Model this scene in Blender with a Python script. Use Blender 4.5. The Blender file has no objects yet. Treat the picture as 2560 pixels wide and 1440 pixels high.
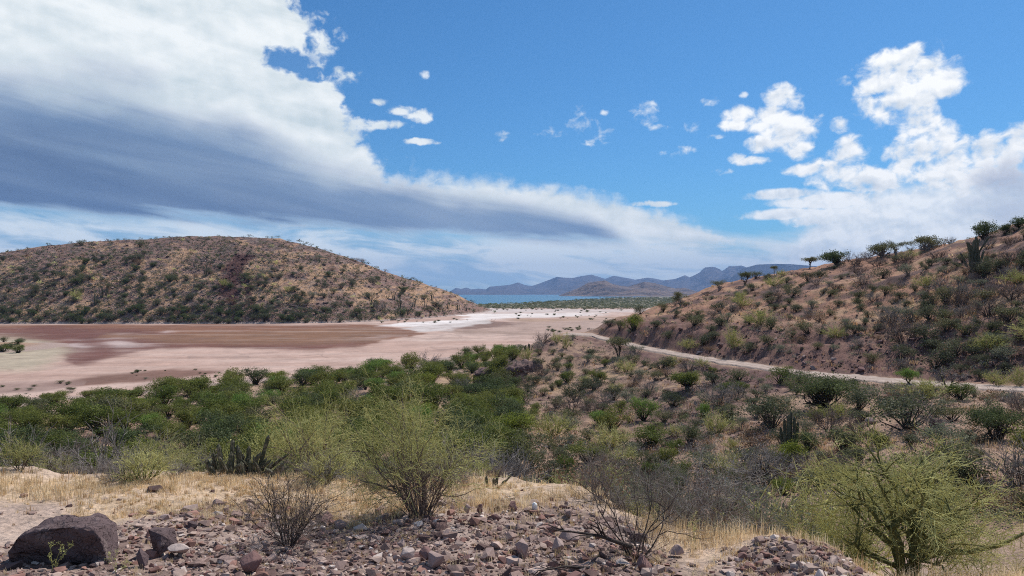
import bpy, bmesh, math, random
import numpy as np
from mathutils import Vector, Matrix

random.seed(11)
RNG = np.random.default_rng(11)
SC = bpy.context.scene
COL = SC.collection
F, HX, HY = 1828.0, 1280.0, 734.0          # focal length and horizon of the lens, in pixels of a 2560 wide frame
FLAT = -12.0                               # salt flat, metres below the eye
SEA = -12.55

# ----------------------------------------------------------------- noise
def _hash(ix, iy, s):
    h = (ix.astype(np.int64) * 374761393 + iy.astype(np.int64) * 668265263 + s * 974711) & 0x7fffffff
    h = ((h ^ (h >> 13)) * 1274126177) & 0x7fffffff
    h = (h ^ (h >> 16)) & 0xffff
    return h / 65535.0

def vnoise(x, y, s=0):
    x = np.asarray(x, float); y = np.asarray(y, float)
    ix = np.floor(x); iy = np.floor(y)
    fx = x - ix; fy = y - iy
    fx = fx * fx * fx * (fx * (fx * 6 - 15) + 10); fy = fy * fy * fy * (fy * (fy * 6 - 15) + 10)
    a = _hash(ix, iy, s); b = _hash(ix + 1, iy, s); c = _hash(ix, iy + 1, s); d = _hash(ix + 1, iy + 1, s)
    return (a + (b - a) * fx) + ((c + (d - c) * fx) - (a + (b - a) * fx)) * fy

def fbm(x, y, s=0, o=4, g=0.5):
    t = 0; a = 1; n = 0
    ca, sa = math.cos(0.6), math.sin(0.6)
    for k in range(o):
        t = t + a * (vnoise(x, y, s + k * 17) - 0.5); n += a
        x, y = (x * ca - y * sa) * 2.03 + 3.1, (x * sa + y * ca) * 2.03 + 1.7
        a *= g
    return t / n * 2           # about -1..1

def sst(a, b, x):
    t = np.clip((x - a) / (b - a), 0, 1)
    return t * t * (3 - 2 * t)

# ----------------------------------------------------------------- land shape
# foreground shelf, drop into the wash, valley floor and the shore of the salt flat
BASE = np.array([
    # px,   edgeY, edgeZ, dropY, dropZ, valY, valZ, shoreY
    [-2600, 15.5, -3.6, 19.5, -5.6, 34, -10.0, 62],
    [-800, 16.0, -3.8, 20.0, -6.0, 34, -10.4, 66],
    [0,    16.0, -3.9, 20.0, -6.1, 34, -10.6, 79],
    [400,  16.0, -3.9, 20.0, -6.1, 34, -10.7, 88],
    [800,  15.5, -3.87, 19.5, -6.0, 34, -10.8, 106],
    [1050, 15.0, -3.8, 19.0, -6.0, 34, -10.8, 122],
    [1250, 16.0, -4.0, 20.0, -6.2, 36, -10.9, 150],
    [1450, 13.8, -3.66, 18.0, -5.8, 34, -10.9, 170],
    [1600, 11.3, -3.42, 15.5, -5.4, 33, -10.8, 185],
    [1800, 9.9, -3.22, 14.0, -5.2, 30, -10.3, 200],
    [1950, 9.3, -3.10, 13.0, -4.9, 27, -9.7, 220],
    [2060, 8.6, -3.02, 12.0, -4.5, 25.5, -9.3, 220],
    [2160, 7.5, -2.93, 11.0, -4.15, 24, -8.9, 220],
    [2260, 6.8, -2.85, 10.5, -3.98, 23, -8.6, 220],
    [2400, 6.6, -2.82, 10.3, -3.95, 22, -8.4, 220],
    [2560, 6.5, -2.80, 10.2, -3.95, 21, -8.2, 220],
    [3400, 6.5, -2.80, 10.0, -3.9, 20, -8.0, 220],
    [9000, 6.5, -2.80, 10.0, -3.9, 20, -8.0, 220],
], float)
# slope with the road and the hill above it
HILL = [
    # px, then (Y, z): foot, mid slope, road near, road far, bank top, mid hill, crest, back foot
    (1205, (91, -12.6), (93, -12.4), (97, -12.4), (101, -12.4), (105, -12.6), (110, -12.8), (114, -13), (122, -14)),
    (1235, (90, -11.6), (92, -9.9), (96, -9.6), (100, -9.8), (104, -10.4), (108, -11.2), (112, -12.2), (120, -14)),
    (1265, (90, -11.2), (92, -8.9), (97, -8.6), (101, -8.7), (105, -9.4), (109, -10.4), (113, -11.5), (121, -14)),
    (1330, (89, -11.0), (96, -8.6), (104, -7.7), (108, -7.8), (112, -8.5), (116, -10), (120, -11.3), (127, -14)),
    (1400, (86, -10.8), (98, -8.2), (112, -6.5), (116, -6.5), (119, -7.0), (123, -9), (127, -11), (135, -14)),
    (1440, (84, -10.7), (98, -8.2), (113, -6.55), (119, -6.35), (122, -6.6), (126, -8.4), (130, -10), (140, -14)),
    (1480, (82, -10.6), (97, -8.2), (112, -6.75), (118.5, -6.4), (121, -6.2), (126, -6.9), (131, -8.0), (146, -14)),
    (1520, (80, -10.6), (94, -8.5), (105.5, -7.05), (112, -6.7), (115.5, -5.3), (121, -4.8), (129, -4.9), (152, -14)),
    (1600, (74, -10.6), (88, -8.8), (96, -7.45), (102.5, -7.15), (107, -4.9), (116, -3.6), (133, -3.4), (172, -14)),
    (1700, (66, -10.3), (80, -8.9), (87.5, -7.75), (93.5, -7.5), (98.5, -5.0), (115, -2.4), (139, -1.0), (192, -14)),
    (1800, (58, -10.0), (72, -8.9), (80.5, -7.9), (86, -7.7), (91, -5.3), (112, -1.0), (139, 1.9), (205, -14)),
    (2010, (45, -9.3), (60, -8.7), (69, -7.95), (74, -7.8), (79, -5.8), (104, 0.2), (132, 4.9), (210, -14)),
    (2250, (34, -8.6), (44, -8.0), (61.5, -7.75), (66, -7.7), (71, -6.0), (94, 2.0), (120, 6.6), (210, -14)),
    (2400, (29, -8.25), (41, -7.75), (57.3, -7.55), (61.2, -7.5), (66, -5.8), (87, 3.6), (108, 8.0), (210, -14)),
    (2560, (26, -8.0), (40, -7.7), (53.7, -7.4), (57.6, -7.35), (62.5, -5.7), (81, 5.2), (102, 10.0), (210, -14)),
    (3400, (22, -8.0), (33, -7.6), (43, -7.4), (46.6, -7.3), (48.5, -6.0), (72, 8.0), (94, 15), (210, -14)),
    (9000, (22, -8.0), (33, -7.6), (43, -7.4), (46.6, -7.3), (48.5, -6.0), (72, 8.0), (94, 15), (210, -14)),
]
HPX = np.array([h[0] for h in HILL], float)
HY_ = np.array([[p[0] for p in h[1:]] for h in HILL], float)
HZ_ = np.array([[p[1] for p in h[1:]] for h in HILL], float)
AZMAX = math.radians(62)

def polar(x, y):
    az = np.arctan2(x, y); r = np.hypot(x, y)
    azc = np.clip(az, -AZMAX, AZMAX)
    return HX + F * np.tan(azc), r * np.cos(azc)

def piecewise(Y, ks):
    z = np.array(ks[0][1] + 0 * Y)
    for (ya, za), (yb, zb) in zip(ks[:-1], ks[1:]):
        t = np.clip((Y - ya) / np.maximum(yb - ya, 1e-3), 0, 1)
        z = np.where(Y >= ya, za + (zb - za) * t, z)
    return z

def road_edges(px):
    return np.interp(px, HPX, HY_[:, 2]), np.interp(px, HPX, HY_[:, 3])

def coast(px):
    return np.interp(px, [-3000, 1000, 1150, 1300, 1420, 1500, 1560, 1640, 9000], [640, 690, 790, 960, 1290, 1750, 2300, 3300, 3600])

def ground(x, y):
    x = np.asarray(x, float); y = np.asarray(y, float)
    px, Y = polar(x, y)
    g = lambda i: np.interp(px, BASE[:, 0], BASE[:, i])
    eY, eZ, dY, dZ, vY, vZ, sY = [g(i) for i in range(1, 8)]
    c = coast(px)
    ew = 1 + 0.07 * fbm(x * 0.28, y * 0.1, 9, 3)
    eY = eY * ew; dY = dY * ew
    wob = 1.0 + 0.05 * fbm(x * 0.06, y * 0.06, 5, 3)
    sY = sY * wob
    ks = [(0 * Y, -2.15 + 0 * Y), (eY, eZ), (dY, dZ), (0.55 * dY + 0.45 * vY, 0.35 * dZ + 0.65 * vZ), (vY, vZ),
          (sY - 4, -11.6 + 0 * Y), (sY + 8, -12.25 + 0 * Y), (c - 15, -12.25 + 0 * Y), (c + 15, -13.6 + 0 * Y), (c + 4000, -40 + 0 * Y)]
    z = piecewise(Y, ks)
    hy = [np.interp(px, HPX, HY_[:, k]) for k in range(8)]
    hz = [np.interp(px, HPX, HZ_[:, k]) for k in range(8)]
    hill = piecewise(Y, [(hy[0] - 16, hz[0] - 2.2)] + list(zip(hy, hz)))
    k = 0.35
    d = hill - z
    z = np.where(Y < hy[0] - 14, z, 0.5 * (z + hill + np.sqrt(d * d + k * k)))
    # roughness
    near = 1 - sst(15, 26, Y)
    n = near * (0.15 * fbm(x * 0.45, y * 0.45, 1, 3) + 0.045 * fbm(x * 2.6, y * 2.6, 2, 3))
    onroad = sst(hy[2] - 2.0, hy[2] + 0.3, Y) * (1 - sst(hy[3] - 0.2, hy[3] + 0.8, Y)) * sst(1340, 1420, px)
    rough = (1 - near) * (1 - 0.97 * onroad)
    low = sst(-12.1, -11.0, z)
    up = sst(hy[3], hy[3] + 6, Y) * sst(1420, 1500, px)
    n = n + rough * low * (0.55 * fbm(x * 0.13, y * 0.13, 3, 4) + (0.22 + 0.16 * up) * fbm(x * 0.6, y * 0.6, 4, 3))
    bank = sst(hy[3] - 0.2, hy[3] + 1, Y) * (1 - sst(hy[4] + 3, hy[4] + 9, Y)) * sst(1440, 1520, px)
    n = n + bank * 0.45 * (np.abs(fbm(x * 0.9, y * 0.9, 8, 3)) - 0.25)
    # crest stays true
    # mound at the left edge of the salt flat
    mx, my = (-40 - HX) / F * 159, 159.0
    z = z + 1.5 * np.exp(-(((x - mx) / 10) ** 2 + ((y - my) / 15) ** 2))
    # heaps on the shelf edge
    for (bx, by, rx, ry, h) in ((1960, 8.6, 0.75, 0.8, 0.16), (1370, 11.0, 1.0, 0.8, 0.10), (560, 8.2, 1.1, 0.9, 0.05)):
        cx = (bx - HX) / F * by
        z = z + h * np.exp(-(((x - cx) / rx) ** 2 + ((y - by) / ry) ** 2))
    return z + n

def hit(px, py, y0=5.0, y1=420.0, fn=None):
    """first point of the land seen along a line of sight"""
    fn = fn or ground
    px = np.atleast_1d(np.asarray(px, float)); py = np.atleast_1d(np.asarray(py, float))
    u = (px - HX) / F; s = (HY - py) / F
    best = np.full(px.shape, np.nan); todo = np.arange(len(px)); prev = y0
    for Y in np.geomspace(y0, y1, 120):
        if not len(todo): break
        ok = fn(u[todo] * Y, np.full(len(todo), Y)) >= s[todo] * Y
        if ok.any():
            i = todo[ok]; lo = np.full(len(i), prev); hi = np.full(len(i), Y)
            for _ in range(5):
                m = 0.5 * (lo + hi); g_ = fn(u[i] * m, m) >= s[i] * m
                hi = np.where(g_, m, hi); lo = np.where(g_, lo, m)
            best[i] = hi
        todo = todo[~ok]; prev = Y
    return u * best, best, fn(u * best, best)

# far left hill: base distance, crest distance, crest height in the view
LH = np.array([
    (-2600, 270, 400, 735), (-1200, 275, 410, 725), (-700, 280, 405, 700), (-300, 285, 400, 663), (0, 290, 400, 634), (100, 290, 400, 618), (240, 290, 405, 608), (450, 290, 410, 596),
    (600, 290, 410, 594), (700, 292, 410, 600), (800, 297, 412, 624), (860, 302, 412, 642), (950, 318, 420, 677),
    (1050, 345, 430, 705), (1130, 390, 455, 733), (1200, 450, 490, 764), (1240, 520, 530, 780)], float)

def hill_z(x, y):
    px, Y = polar(np.asarray(x, float), np.asarray(y, float))
    yb = np.interp(px, LH[:, 0], LH[:, 1]); yc = np.interp(px, LH[:, 0], LH[:, 2]); pc = np.interp(px, LH[:, 0], LH[:, 3])
    zc = (HY - pc) / F * yc
    t = (Y - yb) / (yc - yb)
    s = np.where(t <= 1, np.sin(np.clip(t, -0.2, 1) * math.pi / 2) ** 1.0, np.cos(np.clip(t - 1, 0, 1.4) * math.pi / 2 * 0.8))
    z = FLAT - 0.3 + (zc - FLAT + 0.3) * s
    w = np.clip(t * 4, 0, 1) * np.clip((zc + 12) / 14, 0.1, 1)
    n = 1.3 * fbm(x * 0.035, y * 0.035, 31, 3) + 0.7 * fbm(x * 0.13, y * 0.16, 33, 3) + 0.35 * fbm(x * 0.5, y * 0.6, 35, 2)
    z = z + w * n * np.where(t > 0.85, 0.75, 1)
    return np.where(px > 1243, -20, z)

# ----------------------------------------------------------------- mesh making
class Geo:
    def __init__(self):
        self.V = []; self.Fq = []; self.Ft = []; self.n = 0; self.tint = []
    def add(self, V, tris=None, quads=None, mi=0, tint=None, smooth=False):
        V = np.asarray(V, float).reshape(-1, 3)
        if tris is not None and len(tris): self.Ft.append((np.asarray(tris, int) + self.n, mi, smooth))
        if quads is not None and len(quads): self.Fq.append((np.asarray(quads, int) + self.n, mi, smooth))
        self.V.append(V); self.n += len(V)
        self.tint.append(np.ones(len(V)) if tint is None else np.broadcast_to(np.asarray(tint, float), (len(V),)))
        return self
    def merge(self, g, M=None, off=(0, 0, 0), tint=1.0):
        V = np.concatenate(g.V)
        if M is not None: V = V @ np.asarray(M).T
        V = V + np.asarray(off)
        for a, mi, sm in g.Ft: self.Ft.append((a + self.n, mi, sm))
        for a, mi, sm in g.Fq: self.Fq.append((a + self.n, mi, sm))
        self.V.append(V); self.n += len(V); self.tint.append(np.concatenate(g.tint) * tint)
    def mesh(self, name, mats, cols=None):
        me = bpy.data.meshes.new(name)
        V = np.concatenate(self.V) if self.V else np.zeros((0, 3))
        loops = []; tot = []; mi = []; sm = []
        for arr, k in ((self.Ft, 3), (self.Fq, 4)):
            for a, m, s in arr:
                loops.append(a.reshape(-1)); tot.append(np.full(len(a), k)); mi.append(np.full(len(a), m)); sm.append(np.full(len(a), s))
        loops = np.concatenate(loops); tot = np.concatenate(tot); mi = np.concatenate(mi); sm = np.concatenate(sm)
        me.vertices.add(len(V)); me.vertices.foreach_set('co', V.astype(np.float32).ravel())
        me.loops.add(len(loops)); me.loops.foreach_set('vertex_index', loops.astype(np.int32))
        me.polygons.add(len(tot))
        me.polygons.foreach_set('loop_start', (np.cumsum(tot) - tot).astype(np.int32))
        me.polygons.foreach_set('material_index', mi.astype(np.int32))
        me.polygons.foreach_set('use_smooth', sm.astype(bool))
        me.update(calc_edges=True)
        t = me.attributes.new('tint', 'FLOAT', 'POINT')
        t.data.foreach_set('value', np.concatenate(self.tint).astype(np.float32))
        if cols is not None:
            c = me.attributes.new('Col', 'FLOAT_COLOR', 'POINT')
            cc = np.ones((len(V), 4), np.float32); cc[:, :3] = cols
            c.data.foreach_set('color', cc.ravel())
        for m in mats: me.materials.append(m)
        return me

def grid(X, Y, Z):
    r, c = X.shape
    V = np.stack([X, Y, Z], -1).reshape(-1, 3)
    i = np.arange(r * c).reshape(r, c)
    q = np.stack([i[:-1, :-1], i[:-1, 1:], i[1:, 1:], i[1:, :-1]], -1).reshape(-1, 4)
    return V, q

def tubes(G, P0, P1, R0, R1, n=3, mi=0, tint=None, smooth=True):
    P0 = np.asarray(P0, float); P1 = np.asarray(P1, float); N = len(P0)
    if N == 0: return
    d = P1 - P0; d /= np.maximum(np.linalg.norm(d, axis=1, keepdims=True), 1e-9)
    ref = np.where(np.abs(d[:, 2:3]) > 0.9, np.array([[1., 0, 0]]), np.array([[0, 0, 1.]]))
    a = np.cross(d, ref); a /= np.linalg.norm(a, axis=1, keepdims=True); b = np.cross(d, a)
    ang = np.arange(n) * 2 * math.pi / n
    ca = np.cos(ang)[None, :, None]; sa = np.sin(ang)[None, :, None]
    ring = a[:, None] * ca + b[:, None] * sa
    R0 = np.broadcast_to(np.asarray(R0, float), (N,)); R1 = np.broadcast_to(np.asarray(R1, float), (N,))
    A = P0[:, None] + ring * R0[:, None, None]; B = (P1 + d * R1[:, None] * 0.4)[:, None] + ring * R1[:, None, None]
    V = np.concatenate([A, B], 1).reshape(-1, 3)
    k = np.arange(n); k2 = (k + 1) % n
    q = np.stack([k, k2, k2 + n, k + n], -1)[None] + (np.arange(N) * 2 * n)[:, None, None]
    tt = None if tint is None else np.repeat(np.broadcast_to(tint, (N,)), 2 * n)
    G.add(V, quads=q.reshape(-1, 4), mi=mi, tint=tt, smooth=smooth)

def unit(v): return v / np.maximum(np.linalg.norm(v, axis=-1, keepdims=True), 1e-9)

def grow(rng, stems, levels, base_r=0.06):
    """branching plant. stems: dict(n, spread, length, r, steps, wander, up). Each level: dict(n, t0, ang, length, r, steps, wander, up).
    Returns a list with (P0, P1, R0, R1) for each level."""
    out = []
    n = stems['n']
    az = (np.arange(n) + rng.uniform(-0.4, 0.4, n)) / n * 2 * math.pi
    sp = stems['spread'] * np.sqrt(rng.uniform(0.03, 1, n))
    d = np.stack([np.sin(sp) * np.cos(az), np.sin(sp) * np.sin(az), np.cos(sp)], -1)
    if 'lean' in stems: d = unit(d + np.array(stems['lean']))
    pos = np.stack([np.cos(az) * base_r * rng.uniform(0.2, 1, n), np.sin(az) * base_r * rng.uniform(0.2, 1, n), np.full(n, -0.03)], -1)
    L = stems['length'] * rng.uniform(0.7, 1.1, n); r = stems['r'] * rng.uniform(0.7, 1.15, n)
    cfg = stems; tip = stems.get('tip', 0.5)
    for li in range(len(levels) + 1):
        st = cfg['steps']; pts = [pos]; dirs = [d]; p = pos; dd = d
        for s in range(st):
            dd = unit(dd + cfg['wander'] * rng.normal(size=dd.shape) + np.array([0, 0, cfg['up']]))
            p = p + dd * (L / st)[:, None]
            pts.append(p); dirs.append(dd)
        pts = np.stack(pts); dirs = np.stack(dirs)
        fr = np.linspace(1, cfg.get('tip', 0.45), st + 1)
        R = r[None] * fr[:, None]
        out.append((pts[:-1].reshape(-1, 3), pts[1:].reshape(-1, 3), R[:-1].ravel(), R[1:].ravel()))
        if li == len(levels): break
        c = levels[li]; nb = pos.shape[0]; k = c['n']
        pi = np.repeat(np.arange(nb), k)
        t = rng.uniform(c['t0'], 1.0, len(pi)) * st
        t[::k] = st
        i0 = np.minimum(t.astype(int), st - 1); f = (t - i0)[:, None]
        pos2 = pts[i0, pi] * (1 - f) + pts[i0 + 1, pi] * f
        pd = dirs[np.minimum(i0 + 1, st), pi]
        rp = unit(np.cross(pd, rng.normal(size=pd.shape)))
        a = (c['ang'] * rng.uniform(0.45, 1.25, len(pi)))[:, None]
        d = unit(pd * np.cos(a) + rp * np.sin(a))
        L = c['length'] * rng.uniform(0.55, 1.2, len(pi))
        r = np.minimum(c['r'] * rng.uniform(0.7, 1.2, len(pi)), R[np.minimum(i0, st), pi])
        pos = pos2; cfg = c
    return out

def leaves(G, rng, C, size, aspect=2.0, outward=None, mi=0, tint=None, bias=0.4):
    N = len(C)
    nrm = rng.normal(size=(N, 3))
    if outward is not None: nrm = nrm + outward * bias * 2
    nrm = unit(nrm)
    a = unit(np.cross(nrm, rng.normal(size=(N, 3)))); b = np.cross(nrm, a)
    s = (size * rng.uniform(0.55, 1.35, N))[:, None]
    a = a * s * 0.5; b = b * s * 0.5 / aspect
    V = np.stack([C - a, C - b, C + a, C + b], 1).reshape(-1, 3)
    q = np.arange(4 * N).reshape(-1, 4)
    G.add(V, quads=q, mi=mi, tint=None if tint is None else np.repeat(tint, 4))

def leafy(rng, w=1.0, h=0.8, lumps=7, clusters=90, n=2200, leaf=0.035, spread=0.07, mi_leaf=0, mi_wood=1, trunk=0.0, wood=True, flat=1.0):
    """crown of many small leaf faces gathered in clusters over several lumps, with stems inside; unit width"""
    G = Geo()
    lc = []; lr = []
    for k in range(lumps):
        a = rng.uniform(0, 2 * math.pi); rr = 0.30 * w * math.sqrt(rng.uniform(0, 1))
        zz = trunk + (h - trunk) * rng.uniform(0.35, 0.68)
        lc.append((rr * math.cos(a), rr * math.sin(a), zz)); lr.append(rng.uniform(0.15, 0.27) * w)
    lc = np.array(lc); lr = np.array(lr)
    k = rng.integers(0, lumps, clusters)
    d = unit(rng.normal(size=(clusters, 3)) + np.array([0, 0, 0.25]))
    cc = lc[k] + d * (lr[k] * rng.uniform(0.55, 1.08, clusters))[:, None] * np.array([1, 1, (h - trunk) / w * 0.95 * flat])
    cc[:, 2] = np.maximum(cc[:, 2], trunk + 0.05 * h)
    ctint = rng.uniform(0.72, 1.3, clusters)
    j = rng.integers(0, clusters, n)
    off = rng.normal(size=(n, 3)) * spread * w * np.array([1, 1, 0.75])
    C = cc[j] + off
    ok = C[:, 2] > 0.01
    C = C[ok]; j = j[ok]
    leaves(G, rng, C, leaf * w, outward=d[j], mi=mi_leaf, tint=ctint[j] * rng.uniform(0.85, 1.15, len(j)))
    if wood:
        base = np.zeros((clusters // 3, 3)); base[:, :2] = rng.normal(size=(clusters // 3, 2)) * 0.02 * w
        tip = cc[:clusters // 3]
        mid = base * 0.45 + tip * 0.55 + rng.normal(size=tip.shape) * 0.04 * w
        mid[:, 2] = np.maximum(mid[:, 2], trunk * 0.9)
        tubes(G, base, mid, 0.016 * w, 0.008 * w, 3, mi_wood); tubes(G, mid, tip, 0.008 * w, 0.003 * w, 3, mi_wood)
    return G

def hull_rock(rng, sx, sy, sz, n=16, pts=None, sub=0, rough=0.0, top=None):
    bm = bmesh.new()
    if pts is None:
        p = unit(rng.normal(size=(n, 3))) * rng.uniform(0.72, 1.0, (n, 1)) * np.array([sx, sy, sz])
        p = np.round(p / (0.28 * min(sx, sy, sz))) * (0.28 * min(sx, sy, sz)) * 0.5 + p * 0.5
    else:
        p = pts
    for v in p: bm.verts.new(v)
    r = bmesh.ops.convex_hull(bm, input=bm.verts)
    bmesh.ops.delete(bm, geom=[v for v in bm.verts if not v.link_faces], context='VERTS')
    bmesh.ops.dissolve_limit(bm, angle_limit=0.12, verts=bm.verts, edges=bm.edges)
    if sub:
        bmesh.ops.bevel(bm, geom=list(bm.edges), offset=min(sx, sy, sz) * 0.09, segments=2, affect='EDGES', profile=0.6, clamp_overlap=True)
        bmesh.ops.triangulate(bm, faces=bm.faces)
        for _ in range(sub):
            bmesh.ops.subdivide_edges(bm, edges=[e for e in bm.edges if e.calc_length() > 0.09 * max(sx, sy)], cuts=1, use_grid_fill=True)
            bmesh.ops.triangulate(bm, faces=bm.faces)
        bm.normal_update()
        for v in bm.verts:
            q = v.co / max(sx, sy, sz) * 3.2
            d = float(fbm(np.array([q.x + q.z * 0.7]), np.array([q.y - q.z * 0.9]), 77, 4)[0])
            v.co += v.normal * d * rough
    bmesh.ops.triangulate(bm, faces=bm.faces)
    bm.verts.ensure_lookup_table(); bm.verts.index_update()
    V = np.array([v.co[:] for v in bm.verts]); T = np.array([[v.index for v in f.verts] for f in bm.faces])
    bm.free()
    G = Geo(); G.add(V, tris=T, smooth=bool(sub))
    return G

def cactus(rng, cols, ribs=9):
    """cols: (x, y, height, radius, lean x, lean y, curve)"""
    G = Geo()
    for (x, y, h, r, lx, ly, cv) in cols:
        st = max(6, int(h / r / 1.3)); m = ribs * 2
        t = np.linspace(0, 1, st + 1)
        cx = x + lx * t + cv * t * t * np.sign(lx + 1e-6); cy = y + ly * t; cz = h * t - 0.03
        rad = r * np.where(t > 0.9, np.sqrt(np.maximum(1 - ((t - 0.9) / 0.1) ** 2, 0.02)), 1.0) * (0.85 + 0.15 * np.minimum(t * 5, 1)) * (1 + 0.06 * np.sin(t * 23 + x * 9))
        a = np.arange(m) * 2 * math.pi / m
        rr = np.where(np.arange(m) % 2 == 0, 1.0, 0.74)
        X = cx[:, None] + rad[:, None] * rr * np.cos(a); Y = cy[:, None] + rad[:, None] * rr * np.sin(a); Z = np.broadcast_to(cz[:, None], X.shape)
        X = np.concatenate([X, X[:, :1]], 1); Y = np.concatenate([Y, Y[:, :1]], 1); Z = np.concatenate([Z, Z[:, :1]], 1)
        V, q = grid(X, Y, Z)
        G.add(V, quads=q, tint=rng.uniform(0.75, 1.2))
    return G

# ----------------------------------------------------------------- scene objects
def link(name, me, parent=None):
    o = bpy.data.objects.new(name, me); COL.objects.link(o)
    if parent is not None: o.parent = parent
    return o

def tag(o, label, cat, group=None):
    o['label'] = label; o['category'] = cat
    if group: o['group'] = group
    return o

def structure(name, me, kind='structure'):
    o = link(name, me); o['kind'] = kind
    return o

def thing(name, loc, label, cat, group=None, parts=(), rz=0.0, sc=1.0):
    e = bpy.data.objects.new(name, None); COL.objects.link(e)
    e.location = loc; e.rotation_euler = (0, 0, rz); e.scale = (sc, sc, sc) if np.isscalar(sc) else sc
    e.empty_display_size = 0.2
    tag(e, label, cat, group)
    for pn, me in parts: link(pn, me, e)
    return e

def single(name, me, loc, label, cat, group=None, rz=0.0, sc=1.0, rot=None):
    o = link(name, me); o.location = loc
    o.rotation_euler = rot if rot is not None else (0, 0, rz)
    o.scale = (sc, sc, sc) if np.isscalar(sc) else sc
    return tag(o, label, cat, group)
# ----------------------------------------------------------------- materials
def new_mat(name):
    m = bpy.data.materials.new(name); m.use_nodes = True
    nt = m.node_tree; nt.nodes.clear()
    return m, nt

class S:
    """arithmetic on node sockets"""
    nt = None
    def __init__(s, sock): s.s = sock
    @staticmethod
    def math(op, *a, clamp=False):
        n = S.nt.nodes.new('ShaderNodeMath'); n.operation = op; n.use_clamp = clamp
        for i, v in enumerate(a):
            if isinstance(v, S): S.nt.links.new(v.s, n.inputs[i])
            else: n.inputs[i].default_value = float(v)
        return S(n.outputs[0])
    def __add__(s, o): return S.math('ADD', s, o)
    __radd__ = __add__
    def __sub__(s, o): return S.math('SUBTRACT', s, o)
    def __rsub__(s, o): return S.math('SUBTRACT', o, s)
    def __mul__(s, o): return S.math('MULTIPLY', s, o)
    __rmul__ = __mul__
    def __truediv__(s, o): return S.math('DIVIDE', s, o)
    def __neg__(s): return S.math('MULTIPLY', s, -1)

def smin(a, b): return S.math('MINIMUM', a, b)
def smax(a, b): return S.math('MAXIMUM', a, b)
def clamp01(a): return S.math('ADD', a, 0, clamp=True)
def step(a, b, x):
    n = S.nt.nodes.new('ShaderNodeMapRange'); n.interpolation_type = 'SMOOTHSTEP'
    S.nt.links.new(x.s, n.inputs[0])
    for i, v in ((1, a), (2, b)):
        if isinstance(v, S): S.nt.links.new(v.s, n.inputs[i])
        else: n.inputs[i].default_value = v
    n.inputs[3].default_value = 0; n.inputs[4].default_value = 1
    return S(n.outputs[0])
def vec(x, y, z=0.0):
    n = S.nt.nodes.new('ShaderNodeCombineXYZ')
    for i, v in enumerate((x, y, z)):
        if isinstance(v, S): S.nt.links.new(v.s, n.inputs[i])
        else: n.inputs[i].default_value = v
    return S(n.outputs[0])
def noise(v, scale, detail=4, rough=0.5, dist=0.0, out=0):
    n = S.nt.nodes.new('ShaderNodeTexNoise')
    if v is not None: S.nt.links.new(v.s, n.inputs['Vector'])
    n.inputs['Scale'].default_value = scale; n.inputs['Detail'].default_value = detail
    n.inputs['Roughness'].default_value = rough; n.inputs['Distortion'].default_value = dist
    return S(n.outputs[out])
def voronoi(v, scale, out='Distance', feature='F1'):
    n = S.nt.nodes.new('ShaderNodeTexVoronoi'); n.feature = feature
    S.nt.links.new(v.s, n.inputs['Vector']); n.inputs['Scale'].default_value = scale
    return S(n.outputs[out])
def mixc(f, a, b, mode='MIX'):
    n = S.nt.nodes.new('ShaderNodeMix'); n.data_type = 'RGBA'; n.blend_type = mode
    for i, v in ((0, f), (6, a), (7, b)):
        if isinstance(v, S): S.nt.links.new(v.s, n.inputs[i])
        elif i == 0: n.inputs[0].default_value = v
        else: n.inputs[i].default_value = (*v, 1)
    return S(n.outputs[2])
def curve(x, pts, x0, x1, y0, y1):
    """piecewise curve through pts as a Float Curve node"""
    n = S.nt.nodes.new('ShaderNodeFloatCurve')
    c = n.mapping.curves[0]
    P_ = sorted(((p[0] - x0) / (x1 - x0), (p[1] - y0) / (y1 - y0)) for p in pts)
    P_ = [(min(max(a, 0), 1), min(max(b, 0), 1)) for a, b in P_]
    c.points[0].location = P_[0]; c.points[1].location = P_[-1]
    for p in P_[1:-1]: c.points.new(*p)
    for p in c.points: p.handle_type = 'AUTO_CLAMPED'
    n.mapping.use_clip = True; n.mapping.update()
    t = (x - x0) / (x1 - x0)
    S.nt.links.new(t.s, n.inputs['Value'])
    return S(n.outputs[0]) * (y1 - y0) + y0
def geom(name='Position'):
    n = S.nt.nodes.new('ShaderNodeNewGeometry'); return S(n.outputs[name])
def attr(name, out='Color'):
    n = S.nt.nodes.new('ShaderNodeAttribute'); n.attribute_name = name; return S(n.outputs[out])
def objrand():
    n = S.nt.nodes.new('ShaderNodeObjectInfo'); return S(n.outputs['Random'])
def bump(h, strength, dist):
    n = S.nt.nodes.new('ShaderNodeBump'); n.inputs['Strength'].default_value = strength; n.inputs['Distance'].default_value = dist
    S.nt.links.new(h.s, n.inputs['Height']); return S(n.outputs[0])
def vscale(c, f):
    n = S.nt.nodes.new('ShaderNodeVectorMath'); n.operation = 'SCALE'
    S.nt.links.new(c.s, n.inputs[0])
    if isinstance(f, S): S.nt.links.new(f.s, n.inputs['Scale'])
    else: n.inputs['Scale'].default_value = f
    return S(n.outputs[0])
ALB = 0.84      # overall reflectance of the land
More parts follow.
